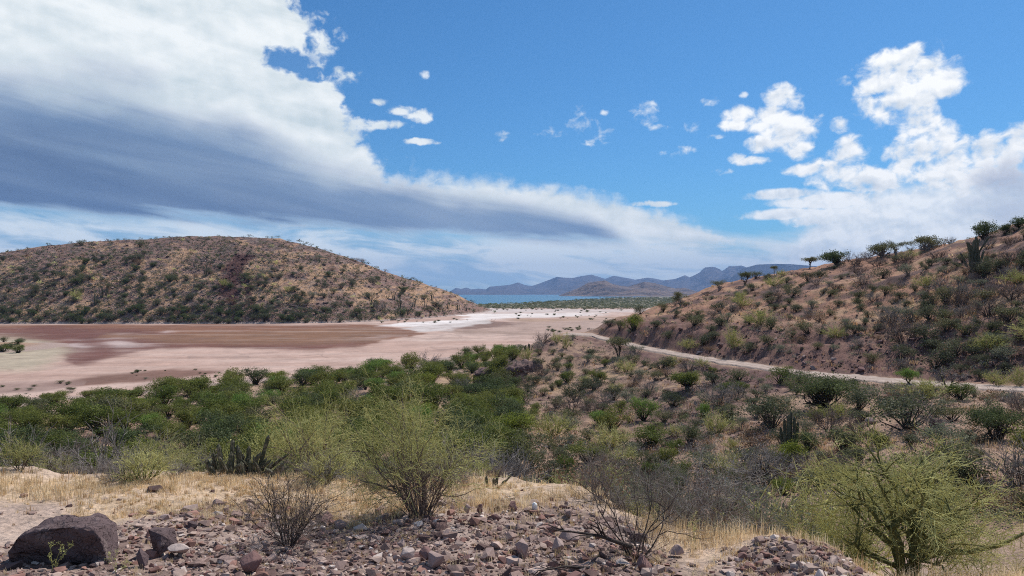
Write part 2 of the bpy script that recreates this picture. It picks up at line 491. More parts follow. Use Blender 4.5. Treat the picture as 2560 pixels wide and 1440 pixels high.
def surface(col, rough=0.95, normal=None, spec=0.15, trans=0.0, k=None):
    nt = S.nt
    k = ALB if k is None else k
    if isinstance(col, S): col = vscale(col, k)
    else: col = tuple(c * k for c in col)
    b = nt.nodes.new('ShaderNodeBsdfPrincipled'); o = nt.nodes.new('ShaderNodeOutputMaterial')
    if isinstance(col, S): nt.links.new(col.s, b.inputs['Base Color'])
    else: b.inputs['Base Color'].default_value = (*col, 1)
    if isinstance(rough, S): nt.links.new(rough.s, b.inputs['Roughness'])
    else: b.inputs['Roughness'].default_value = rough
    b.inputs['Specular IOR Level'].default_value = spec
    if normal is not None: nt.links.new(normal.s, b.inputs['Normal'])
    if trans:
        t = nt.nodes.new('ShaderNodeBsdfTranslucent'); nt.links.new(col.s, t.inputs['Color'])
        mx = nt.nodes.new('ShaderNodeMixShader'); mx.inputs[0].default_value = trans
        nt.links.new(b.outputs[0], mx.inputs[1]); nt.links.new(t.outputs[0], mx.inputs[2]); nt.links.new(mx.outputs[0], o.inputs[0])
    else:
        nt.links.new(b.outputs[0], o.inputs[0])
    return b

def leaf_mat(name, c1, c2, trans=0.35):
    m, S.nt = new_mat(name)
    col = mixc(objrand(), c1, c2)
    surface(vscale(col, attr('tint', 'Fac')), 0.7, spec=0.2, trans=trans)
    return m
def wood_mat(name, c1, c2, sc=9.0):
    m, S.nt = new_mat(name)
    n = noise(geom(), sc, 3, 0.6)
    surface(mixc(step(0.35, 0.65, n), c1, c2), 0.85, spec=0.15)
    return m
def land_mat(name, fine=(1.0, 1.0), bstr=0.6, speck=True):
    m, S.nt = new_mat(name)
    p = geom()
    n1 = noise(p, 0.9 * fine[0], 4, 0.6); n2 = noise(p, 7.0 * fine[1], 4, 0.65); n3 = noise(p, 38.0 * fine[1], 3, 0.6)
    f = 0.45 + 0.5 * n1 + 0.42 * n2 + 0.22 * n3
    c = vscale(attr('Col'), f)
    if speck:
        v = voronoi(p, 9.0 * fine[1], 'Color')
        sep = S.nt.nodes.new('ShaderNodeSeparateColor'); S.nt.links.new(v.s, sep.inputs[0])
        c = vscale(c, 0.82 + 0.36 * S(sep.outputs[0]))
    h = n2 * 0.7 + n3 * 0.35 + voronoi(p, 11.0 * fine[1]) * 0.5
    surface(c, 0.95, bump(h, bstr, 0.12 / fine[1]), spec=0.1)
    return m
def stone_mat(name, cols, sc=6.0, b=0.4):
    m, S.nt = new_mat(name)
    r = objrand()
    tc = S.nt.nodes.new('ShaderNodeTexCoord'); p = S(tc.outputs['Object'])
    n = noise(p, sc, 5, 0.6); n2 = noise(p, sc * 6, 3, 0.6)
    c = mixc(step(0.0, 0.55, r), cols[0], cols[1]); c = mixc(step(0.7, 1.0, r), c, cols[2])
    c = vscale(c, (0.62 + 0.5 * n + 0.28 * n2) * attr('tint', 'Fac'))
    surface(c, 0.9, bump(n2 + n, b, 0.02), spec=0.2)
    return m
def boulder_mat(name, base, pale, sc):
    m, S.nt = new_mat(name)
    tc = S.nt.nodes.new('ShaderNodeTexCoord'); p = S(tc.outputs['Object'])
    n = noise(p, sc, 6, 0.65, 0.6); n2 = noise(p, sc * 7, 4, 0.65); n3 = noise(p, sc * 0.6, 3, 0.5)
    cr = voronoi(vec(noise(p, 1.5, 2, 0.5) * 1.2, noise(p, 2.3, 3, 0.6) * 1.5, noise(p, 3.1, 2, 0.5)), sc * 1.1, 'Distance', 'DISTANCE_TO_EDGE')
    crack = step(0.035, 0.0, cr + (n2 - 0.5) * 0.08)
    c = mixc(step(0.50, 0.68, n), base, pale); c = vscale(c, 0.55 + 0.55 * n3 + 0.35 * n2)
    c = mixc(crack * 0.35, c, (0.045, 0.030, 0.030))
    surface(c, 0.92, bump(n * 0.9 + n2 * 0.6 - crack * 0.35, 1.0, 0.035), spec=0.15)
    return m
def col_mat(name, sc=20.0, b=0.3):
    """many small pieces: colour kept per piece"""
    m, S.nt = new_mat(name)
    p = geom(); n = noise(p, sc, 4, 0.6)
    surface(vscale(attr('Col'), 0.6 + 0.8 * n), 0.9, bump(n, b, 0.02), spec=0.15)
    return m

M = {}
M['land'] = land_mat('bare_ground')
M['hill'] = land_mat('hill_ground', (0.22, 0.13), 0.8)
M['rubble'] = col_mat('rubble_stone')
M['grass'] = None
def grass_mat():
    m, S.nt = new_mat('straw')
    surface(attr('Col'), 0.6, spec=0.25, trans=0.4, k=1.0); return m
M['grass'] = grass_mat()
M['stone'] = stone_mat('brown_stone', ((0.34, 0.235, 0.205), (0.42, 0.30, 0.265), (0.58, 0.47, 0.42)))
M['boulder'] = stone_mat('boulder_stone', ((0.150, 0.104, 0.104), (0.158, 0.108, 0.108), (0.150, 0.106, 0.108)), 3.5, 1.0)
M['rough_boulder'] = boulder_mat('weathered_boulder', (0.150, 0.104, 0.104), (0.26, 0.195, 0.185), 4.5)
M['red_stone'] = stone_mat('red_stone', ((0.25, 0.135, 0.12), (0.28, 0.16, 0.14), (0.24, 0.14, 0.13)))
M['outcrop'] = stone_mat('outcrop_stone', ((0.19, 0.12, 0.11), (0.19, 0.12, 0.11), (0.19, 0.12, 0.11)), 1.2, 0.9)
M['mesq'] = leaf_mat('mesquite_leaf', (0.130, 0.168, 0.034), (0.235, 0.240, 0.058))
M['lime'] = leaf_mat('lime_leaf', (0.20, 0.25, 0.040), (0.24, 0.27, 0.045))
M['bright'] = leaf_mat('bright_leaf', (0.17, 0.27, 0.055), (0.21, 0.30, 0.065))
M['olive'] = leaf_mat('olive_leaf', (0.120, 0.135, 0.058), (0.200, 0.190, 0.090))
M['sage'] = leaf_mat('sage_leaf', (0.175, 0.195, 0.120), (0.235, 0.240, 0.160))
M['dark'] = leaf_mat('dark_leaf', (0.095, 0.130, 0.050), (0.140, 0.165, 0.065))
M['paloleaf'] = leaf_mat('palo_verde_twig', (0.62, 0.61, 0.22), (0.72, 0.68, 0.29), 0.35)
M['thorn'] = leaf_mat('thorn_leaf', (0.092, 0.106, 0.056), (0.142, 0.148, 0.082))
M['rust'] = leaf_mat('dry_leaf', (0.22, 0.135, 0.075), (0.27, 0.165, 0.10))
M['wood'] = wood_mat('dark_wood', (0.055, 0.040, 0.035), (0.11, 0.085, 0.070))
M['greywood'] = wood_mat('grey_wood', (0.23, 0.195, 0.175), (0.36, 0.315, 0.285))
M['palewood'] = wood_mat('bleached_wood', (0.38, 0.34, 0.31), (0.55, 0.50, 0.46))
M['palobark'] = wood_mat('green_bark', (0.10, 0.11, 0.040), (0.17, 0.165, 0.065), 5.0)
M['brownwood'] = wood_mat('brown_twig', (0.17, 0.125, 0.105), (0.27, 0.20, 0.165))
def cactus_mat():
    m, S.nt = new_mat('cactus_skin')
    p = geom(); n = noise(p, 14, 4, 0.6)
    c = mixc(step(0.40, 0.66, n), (0.085, 0.088, 0.052), (0.23, 0.20, 0.14))
    surface(vscale(c, attr('tint', 'Fac')), 0.8, bump(n, 0.5, 0.02), spec=0.2); return m
M['cactus'] = cactus_mat()
def white_mat():
    m, S.nt = new_mat('white_plastic'); n = noise(geom(), 60, 2)
    surface(mixc(n, (0.82, 0.82, 0.80), (0.74, 0.74, 0.73)), 0.45, spec=0.4, k=1.0); return m
M['white'] = white_mat()

# ----------------------------------------------------------------- sky with clouds
SUN_AZ, SUN_EL = math.radians(38), math.radians(50)      # to the right of the view, high ahead

def deg(px, py):
    return math.degrees(math.atan((px - HX) / F)), math.degrees(math.atan((HY - py) / math.hypot(F, px - HX)))

def build_world():
    w = bpy.data.worlds.new('World'); SC.world = w; w.use_nodes = True
    nt = w.node_tree; nt.nodes.clear(); S.nt = nt
    tc = nt.nodes.new('ShaderNodeTexCoord'); sp = nt.nodes.new('ShaderNodeSeparateXYZ')
    nt.links.new(tc.outputs['Generated'], sp.inputs[0])
    x, y, z = (S(sp.outputs[i]) for i in range(3))
    az = S.math('ARCTAN2', x, y) * 57.29578
    el = S.math('ARCSINE', z) * 57.29578
    sky = nt.nodes.new('ShaderNodeTexSky'); sky.sky_type = 'NISHITA'; sky.sun_disc = False
    sky.sun_elevation = SUN_EL; sky.sun_rotation = SUN_AZ
    sky.air_density = 1.0; sky.dust_density = 0.35; sky.ozone_density = 3.0; sky.altitude = 50
    # --- noise fields, stretched along the horizon
    W0 = vec(az * 0.10, el * 0.16, 1.3)
    wn = nt.nodes.new('ShaderNodeTexNoise'); nt.links.new(W0.s, wn.inputs['Vector'])
    wn.inputs['Scale'].default_value = 1.0; wn.inputs['Detail'].default_value = 5; wn.inputs['Roughness'].default_value = 0.55
    ws = nt.nodes.new('ShaderNodeSeparateColor'); nt.links.new(wn.outputs['Color'], ws.inputs[0])
    w1, w2 = S(ws.outputs[0]) - 0.5, S(ws.outputs[1]) - 0.5
    puff = noise(vec(az * 0.36, el * 0.46, 4.0), 1.0, 6, 0.50) - 0.5            # billows
    puff_s = noise(vec(az * 0.36 + 0.12, el * 0.46 + 0.30, 4.0), 1.0, 3, 0.50) - 0.5   # the same, a step towards the sun
    slope = el + az * 0.16
    puff2 = noise(vec(az * 0.95, el * 1.15, 7.0), 1.0, 7, 0.55, 0.3) - 0.5
    puff2_s = noise(vec(az * 0.95 + 0.14, el * 1.15 + 0.34, 7.0), 1.0, 3, 0.55, 0.3) - 0.5
    streak = noise(vec(az * 0.07, slope * 0.55, 9.0), 1.0, 6, 0.55, 0.4) - 0.5
    soft = noise(vec(az * 0.055, slope * 0.17, 2.0), 1.0, 4, 0.5, 0.3) - 0.5
    # --- the big bank on the left
    def cv(pts, yoff=0.0):
        return [deg(*p) for p in pts]
    top = [(-30000, -3000), (-400, -700), (560, -700), (700, -120), (770, 60), (810, 120), (835, 200), (870, 300), (905, 345), (930, 385), (960, 408), (1000, 423), (1100, 430), (1200, 448), (1300, 460), (1400, 475), (1500, 492), (1600, 512), (1680, 540), (1760, 575), (1850, 600), (2000, 640), (2600, 730)]
    T = curve(az + w1 * 1.5, cv(top), -60, 60, -6, 46)
    smooth_edge = step(8, -8, az + 10)          # the edge is lumpy on the left and smooth on the lens at the right
    rag = 1.5 * smooth_edge + 0.35
    e1 = T - el + puff * rag * 5.0 + puff2 * rag * 2.6 + w2 * rag * 2.0
    bank = step(-0.5, 2.0 - step(-14, 2, az) * 1.25, e1 + puff2 * rag * 1.6 + streak * 3.0 * step(2, 12, az))
    # hole and wisps beside the bank
    def blob(px, py, rx, ry, k=1.0):
        a, e = deg(px, py); a2, _ = deg(px + rx, py); _, e2 = deg(px, py - ry)
        dx = (az - a) / (a2 - a); dy = (el - e) / (e2 - e)
        return (1.0 - (dx * dx + dy * dy)) * k
    hole = smax(blob(725, 150, 88, 38), blob(790, 185, 60, 24))
    hole = step(0.05, 0.65, hole + puff * 1.8 + puff2 * 1.8 + w1 * 0.6)
    wisp = [(740, 75, 100, 60), (790, 105, 52, 50), (850, 192, 62, 24), (955, 256, 34, 12), (1005, 272, 46, 16), (1055, 290, 42, 19), (960, 312, 75, 14), (1055, 354, 52, 9), (1630, 510, 75, 9), (900, 310, 60, 20)]
    wf = None
    for b in wisp:
        f = blob(*b); wf = f if wf is None else smax(wf, f)
    wisps = step(0.0, 1.3, wf * 1.1 + puff * 2.0 + puff2 * 4.2 + w2 * 0.5)
    bank = smax(bank * (1 - hole * 0.97), wisps * 0.95)
    # dark underside
    dk = [(-3000, 60), (-400, 130), (0, 140), (150, 150), (300, 175), (450, 240), (600, 290), (700, 340), (800, 395), (900, 435), (1000, 462), (1100, 480), (1200, 494), (1300, 508), (1400, 524), (1450, 536), (1530, 565), (1620, 620), (1700, 660), (2600, 690)]
    bt = [(-3000, 500), (-400, 505), (0, 520), (150, 528), (300, 545), (500, 552), (700, 562), (900, 580), (1000, 592), (1150, 602), (1300, 603), (1450, 606), (1550, 612), (1700, 630), (2600, 700)]
    D = curve(az + w2 * 5 + streak * 2, cv(dk), -60, 60, -6, 46)
    B = curve(az, cv(bt), -60, 60, -6, 46)
    rt = step(-16, 2, az)
    under = step(-1.2 + rt * 0.6, 3.2 - rt * 2.0, D - el + soft * (8.0 - rt * 6.0) + streak * (3.2 - rt * 1.0) + puff * (2.0 - rt * 1.2))
    low = step(-0.5, 0.9, el - B + streak * 2.6 + w1 * 0.9)
    dark = under * low
    deep = dark * step(1.5, 7.0, D - el + streak * 3 + soft * 5) * step(4, -14, az)
    white = mixc(clamp01(0.62 + streak * 1.6 + soft * 1.6 + (puff - puff_s) * 1.5 + puff * 0.5), (0.64, 0.74, 0.79), (0.97, 1.01, 1.02))
    c = mixc(clamp01(dark * (0.88 + streak * 0.5)), white, (0.165, 0.270, 0.450))
    c = mixc(clamp01(deep * (0.75 + streak * 1.0)), c, (0.098, 0.162, 0.300))
    bank_a = bank * smax(low, 0.0)
    # --- thin streaky veil under the bank and towards the horizon
    veil_n = noise(vec(az * 0.13, (el + az * 0.10) * 0.70 + w1 * 0.6, 15.0), 1.0, 7, 0.56, 0.5)
    vt = [(-3000, 470), (0, 500), (600, 520), (1000, 540), (1300, 560), (1500, 560), (1700, 535), (1800, 560), (1900, 560), (2050, 545), (2200, 500), (2560, 430), (3500, 400)]
    VT = curve(az, cv(vt), -60, 60, -6, 46)
    veil = step(-0.3, 2.2, VT - el + streak * 4.0 + puff * 1.2)
    thick = step(0.38, 0.62, veil_n + puff2 * 0.10 + 0.05 * step(1.2, 3.5, el) - 0.10 * step(2.4, 0.8, el) + 0.10 * step(-4, 6, az))
    veil_a = veil * (0.42 + 0.54 * thick + 0.52 * step(4.5, 1.0, el) * (1 - thick)) * step(-1.0, 1.6, el + 0.3 + streak * 1.5)
    veil_c = mixc(thick, (0.44, 0.62, 0.82), (0.88, 0.96, 1.0))
    # --- heaped clouds on the right
    heap = [(2265, 190, 128, 72), (2275, 150, 62, 40), (2350, 205, 62, 52), (2235, 265, 100, 52), (2290, 250, 70, 70), (2300, 310, 62, 40), (2350, 335, 60, 38), (2190, 215, 60, 30),
            (1955, 242, 50, 32), (1985, 262, 30, 20), (1925, 295, 70, 40), (1970, 330, 78, 52), (1990, 370, 52, 32), (1850, 285, 52, 24), (1835, 312, 40, 18), (1910, 360, 40, 26),
            (2098, 316, 32, 22), (2115, 385, 52, 52), (2085, 430, 80, 48), (2030, 425, 70, 20), (2190, 455, 110, 40), (1885, 402, 52, 12), (1840, 396, 26, 14), (2320, 375, 90, 44), (2460, 390, 130, 62), (2545, 350, 50, 46), (2260, 405, 50, 60), (2400, 440, 220, 70), (2250, 395, 34, 34)]
    small = [(1612, 284, 40, 28), (1450, 318, 54, 20), (1383, 331, 44, 15), (1515, 348, 30, 22), (1730, 319, 22, 18), (1255, 344, 22, 15), (1062, 190, 14, 12), (1697, 378, 42, 14), (1804, 430, 24, 9), (1650, 318, 26, 10), (1777, 256, 34, 12), (1795, 340, 26, 8), (1450, 272, 18, 16), (1513, 282, 12, 9), (2365, 120, 18, 26), (1858, 237, 12, 8), (2110, 205, 28, 14), (1480, 358, 26, 10)]
    hf = None
    for b in heap:
        f = blob(*b); hf = f if hf is None else smax(hf, f)
    sf = None
    for b in small:
        f = blob(*b); sf = f if sf is None else smax(sf, f)
    hd = hf + puff * 2.4 + puff2 * 3.0 + w2 * 0.4
    ha = step(-0.30, 0.95, hd)
    sa = step(0.05, 2.1, sf * 0.92 + puff * 2.0 + puff2 * 6.0) * 0.80
    # long flat fingers and the bulk behind the hill
    fing = smax(smax(blob(1960, 486, 118, 17), blob(2080, 500, 190, 26)), smax(blob(1960, 536, 142, 18), blob(2110, 545, 200, 30)))
    fa = step(-0.05, 0.75, fing + puff * 1.3 + puff2 * 1.4 + streak * 0.8)
    bl = [(-3000, 900), (1780, 760), (1850, 640), (1950, 590), (2050, 500), (2120, 455), (2200, 425), (2300, 410), (2450, 390), (2560, 370), (3000, 330), (6000, 200)]
    BL = curve(az, cv(bl), -60, 60, -6, 46)
    ba = step(-0.2, 2.2, BL - el + puff * 3.0 + puff2 * 2.0 + w1 * 1.5)
    right = smax(smax(ha, sa), smax(fa * 0.95, ba * 0.93))
    lit = clamp01(0.76 + (puff - puff_s) * 2.2 + (puff2 - puff2_s) * 1.1 + puff * 0.4)
    core = step(0.5, 1.9, hd) * 0.5
    hc = mixc(lit, (0.62, 0.71, 0.81), (1.10, 1.11, 1.11))
    hc = mixc(core * (1 - lit), hc, (0.50, 0.58, 0.70))
    gb = blob(2560, 455, 190, 95); gb = smax(gb, smax(blob(2150, 468, 60, 14), blob(2520, 520, 200, 60)))
    grey = step(-0.1, 0.9, gb + soft * 2.5 + puff * 1.6) * ba
    hc = mixc(grey * 0.62, hc, (0.34, 0.40, 0.56))
    # --- lay them over each other: veil, right heap, left bank
    tot_c = veil_c; tot_a = veil_a
    tot_c = mixc(right, tot_c, hc); tot_a = smax(tot_a, right)
    tot_c = mixc(bank_a, tot_c, c); tot_a = smax(tot_a, bank_a)
    # behind the viewer: scattered cloud only
    back = step(75, 100, S.math('ABSOLUTE', az))
    tot_a = tot_a * (1 - back) + back * 0.2
    bg = nt.nodes.new('ShaderNodeBackground'); bg.inputs[1].default_value = SKY_STRENGTH
    hs = nt.nodes.new('ShaderNodeMix'); hs.data_type = 'RGBA'; hs.blend_type = 'MULTIPLY'; hs.inputs[0].default_value = 1
    nt.links.new(sky.outputs[0], hs.inputs[6]); hs.inputs[7].default_value = SKY_TINT
    nt.links.new(hs.outputs[2], bg.inputs[0])
    bc = nt.nodes.new('ShaderNodeBackground'); bc.inputs[1].default_value = 1.0
    nt.links.new(tot_c.s, bc.inputs[0])
    mx = nt.nodes.new('ShaderNodeMixShader'); nt.links.new(tot_a.s, mx.inputs[0])
    nt.links.new(bg.outputs[0], mx.inputs[1]); nt.links.new(bc.outputs[0], mx.inputs[2])
    out = nt.nodes.new('ShaderNodeOutputWorld'); nt.links.new(mx.outputs[0], out.inputs[0])
SKY_STRENGTH = 0.1
SKY_TINT = (0.36, 0.74, 1.02, 1)
build_world()

sun = bpy.data.lights.new('sun', 'SUN'); sun.energy = 5.0; sun.angle = math.radians(0.53); sun.color = (1.0, 0.955, 0.88)
so = bpy.data.objects.new('sun', sun); COL.objects.link(so)
sd = Vector((math.sin(SUN_AZ) * math.cos(SUN_EL), math.cos(SUN_AZ) * math.cos(SUN_EL), math.sin(SUN_EL)))
so.rotation_euler = sd.to_track_quat('Z', 'Y').to_euler(); so.location = sd * 200

cam = bpy.data.cameras.new('camera'); co = bpy.data.objects.new('camera', cam); COL.objects.link(co)
cam.sensor_width = 36; cam.lens = 36 * F / 2560; cam.shift_y = (HY - 720) / 2560
cam.clip_start = 0.2; cam.clip_end = 60000
co.rotation_euler = (math.radians(90), 0, 0); SC.camera = co
SC.view_settings.view_transform = 'Standard'; SC.view_settings.look = 'None'; SC.view_settings.exposure = 0; SC.view_settings.gamma = 1
SC.cycles.max_bounces = 5; SC.cycles.diffuse_bounces = 2; SC.cycles.glossy_bounces = 2; SC.cycles.transmission_bounces = 2
SC.cycles.volume_bounces = 0; SC.cycles.transparent_max_bounces = 4
SC.cycles.caustics_reflective = False; SC.cycles.caustics_refractive = False
SC.cycles.use_denoising = False; SC.render.filter_size = 1.0; SC.cycles.pixel_filter_type = 'BLACKMAN_HARRIS'; SC.cycles.filter_width = 1.05
# ----------------------------------------------------------------- the land
def lerp3(c, col, w):
    return c * (1 - w[:, None]) + np.array(col) * w[:, None]

def zone_img(x, y, z):
    """where a point lies in the view from the road"""
    Y = np.maximum(y, 0.3)
    return HX + F * x / Y, HY - F * z / Y

def rubble_w(x, y):
    """weight of the bare stony parts of the foreground shelf"""
    px, Y = polar(x, y)
    n = fbm(x * 0.9, y * 0.9, 51, 3)
    top = np.interp(px, [-900, 0, 300, 420, 620, 900, 1000, 1150, 1340, 1500, 1640, 1720, 1800, 1950, 2100, 2200, 2600], [8.9, 9.1, 10.6, 11.2, 11.2, 10.6, 11.6, 12.0, 12.0, 11.2, 9.6, 8.0, 8.2, 9.1, 8.3, 7.2, 5.0])
    return sst(0.5, -0.5, Y - top + n * 1.3)

def grass_w(x, y):
    px, Y = polar(x, y)
    n = fbm(x * 0.8, y * 0.8, 53, 3)
    near = sst(16.8, 15.0, Y)
    top = np.interp(px, [-900, 0, 120, 300, 600, 900, 1150, 1340, 1550, 1650, 2100, 2600], [10, 11.5, 11.5, 10.2, 10.4, 10.2, 12.2, 12.0, 11.2, 8.9, 8.2, 7])
    w = sst(-0.9, 0.9, Y - top + n * 1.6) * near
    return np.clip(w, 0, 1)

def ground_cols(x, y, z):
    px, Y = polar(x, y)
    c = np.empty((len(x), 3)); c[:] = (0.48, 0.355, 0.285)
    n1 = fbm(x * 0.35, y * 0.35, 41, 3); n2 = fbm(x * 1.6, y * 1.6, 42, 3); n3 = fbm(x * 0.07, y * 0.07, 43, 3)
    near = 1 - sst(17, 24, Y)
    rb = rubble_w(x, y) * near; gr = grass_w(x, y) * near
    c = lerp3(c, (0.55, 0.415, 0.335), sst(-0.2, 0.6, n1) * near)
    c = lerp3(c, (0.62, 0.45, 0.30), np.clip(gr * (0.75 + 0.4 * n2), 0, 1))
    c = lerp3(c, (0.24, 0.165, 0.14), np.clip(rb * (0.85 + 0.6 * n2), 0, 1)); c = lerp3(c, (0.46, 0.345, 0.29), 0.8 * rb * sst(0.1, 0.45, fbm(x * 1.1, y * 1.1, 45, 3)))
    # beyond the shelf: wash floor and slopes
    far = sst(18, 26, Y)
    slope = np.empty_like(c); slope[:] = (0.38, 0.25, 0.18)
    slope = lerp3(slope, (0.47, 0.32, 0.205), sst(0.1, 0.6, n1))
    slope = lerp3(slope, (0.20, 0.125, 0.105), sst(0.05, 0.55, n3 + 0.5 * n2))
    he = [np.interp(px, HPX, HY_[:, k]) for k in range(8)]
    # red cut bank above the road, stony fill below it
    bank = sst(he[3] - 0.3, he[3] + 0.8, Y) * (1 - sst(he[4] + 4, he[4] + 14, Y + n1 * 6)) * sst(1450, 1530, px)
    slope = lerp3(slope, (0.22, 0.122, 0.10), np.clip(bank * (0.95 + 0.3 * n2), 0, 1))
    fill = sst(he[2] - 9, he[2] - 3, Y + n1 * 3) * (1 - sst(he[2] - 0.5, he[2] + 0.5, Y)) * sst(1180, 1240, px) * sst(2350, 2050, px)
    slope = lerp3(slope, (0.185, 0.105, 0.095), np.clip(fill * (0.75 + 0.6 * n2), 0, 1))
    hill = sst(he[4] + 4, he[4] + 14, Y) * sst(1500, 1600, px)
    hc = np.empty_like(c); hc[:] = (0.40, 0.215, 0.145)
    hc = lerp3(hc, (0.46, 0.285, 0.18), sst(0.1, 0.6, n1 + 0.4 * n2))
    hc = lerp3(hc, (0.17, 0.105, 0.092), sst(0.0, 0.5, -n1 + 0.7 * n3))
    slope = slope * (1 - hill[:, None]) + hc * hill[:, None]
    c = c * (1 - far[:, None]) + slope * far[:, None]
    # pale silt near the flat, below water level dark
    silt = sst(-11.3, -11.75, z) * sst(60, 70, Y)
    c = lerp3(c, (0.42, 0.31, 0.265), silt)
    plain = sst(500, 540, Y)
    c = lerp3(c, (0.24, 0.215, 0.15), plain)
    return c

def build_ground():
    a = np.concatenate([np.linspace(-180, -56, 32)[:-1], np.linspace(-56, -41, 61)[:-1], np.linspace(-41, 41, 920), np.linspace(41, 56, 61)[1:], np.linspace(56, 180, 32)[1:]])
    r = np.concatenate([np.geomspace(0.6, 5, 14)[:-1], np.geomspace(5, 30, 250)[:-1], np.geomspace(30, 240, 380)[:-1], np.geomspace(240, 900, 40)[:-1], np.geomspace(900, 22000, 30)])
    A, R = np.meshgrid(np.radians(a), r)
    X = np.sin(A) * R; Y = np.cos(A) * R
    Z = ground(X.ravel(), Y.ravel()).reshape(X.shape)
    V, q = grid(X, Y, Z)
    g = Geo(); g.add(V, quads=q[:, ::-1], smooth=True)
    me = g.mesh('ground', [M['land']], cols=ground_cols(V[:, 0], V[:, 1], V[:, 2]))
    structure('ground', me)
build_ground()

def build_road():
    pxs = np.concatenate([np.linspace(1408, 1520, 60), np.linspace(1522, 2700, 260), np.linspace(2710, 4600, 60)])
    n_, f_ = road_edges(pxs)
    near = n_ + 0.3; far = f_ - 0.2
    t = np.linspace(0, 1, 15)
    Y = near[:, None] + (far - near)[:, None] * t
    wob = 0.8 * fbm(pxs * 0.05, pxs * 0, 61, 3)
    Y = Y + wob[:, None] * (np.abs(t - 0.5) * 2)
    X = (pxs[:, None] - HX) / F * Y
    Z = ground(X.ravel(), Y.ravel()).reshape(X.shape)
    Z = Z * 0.5 + 0.5 * Z.mean(1, keepdims=True) + 0.09
    Z[:, 0] -= 0.3; Z[:, -1] -= 0.3
    V, q = grid(X, Y, Z)
    T = np.broadcast_to(t, X.shape).ravel()
    n = fbm(V[:, 0] * 0.4, V[:, 1] * 0.4, 62, 3)
    c = np.empty((len(V), 3)); c[:] = (0.41, 0.315, 0.265)
    tr = np.exp(-((T - 0.33) / 0.09) ** 2) + np.exp(-((T - 0.68) / 0.09) ** 2)
    c = lerp3(c, (0.50, 0.40, 0.345), np.clip(tr, 0, 1)); c = lerp3(c, (0.36, 0.27, 0.215), 0.7 * np.exp(-((T - 0.5) / 0.06) ** 2) * sst(-0.2, 0.3, n)); c = lerp3(c, (0.33, 0.245, 0.20), np.clip(np.abs(T - 0.5) * 2.4 - 0.9 + 0.4 * n, 0, 1))
    g = Geo(); g.add(V, quads=q[:, ::-1], smooth=True)
    structure('dirt_road', g.mesh('dirt_road', [land_mat('road_dust', (0.6, 0.5), 0.25)], cols=c))
build_road()

# ----------------------------------------------------------------- salt flat
def poly_mask(px, py, pts, soft, nx=0):
    """soft inside-ness of a band given as (px, py_top, py_bottom)"""
    p = np.array(pts, float)
    t = np.interp(px, p[:, 0], p[:, 1]); b = np.interp(px, p[:, 0], p[:, 2])
    return sst(-soft, soft, py - t) * sst(-soft, soft, b - py) * sst(-1, 12, b - t + 0 * px) * (px > p[0, 0] - 1) * (px < p[-1, 0] + 1)

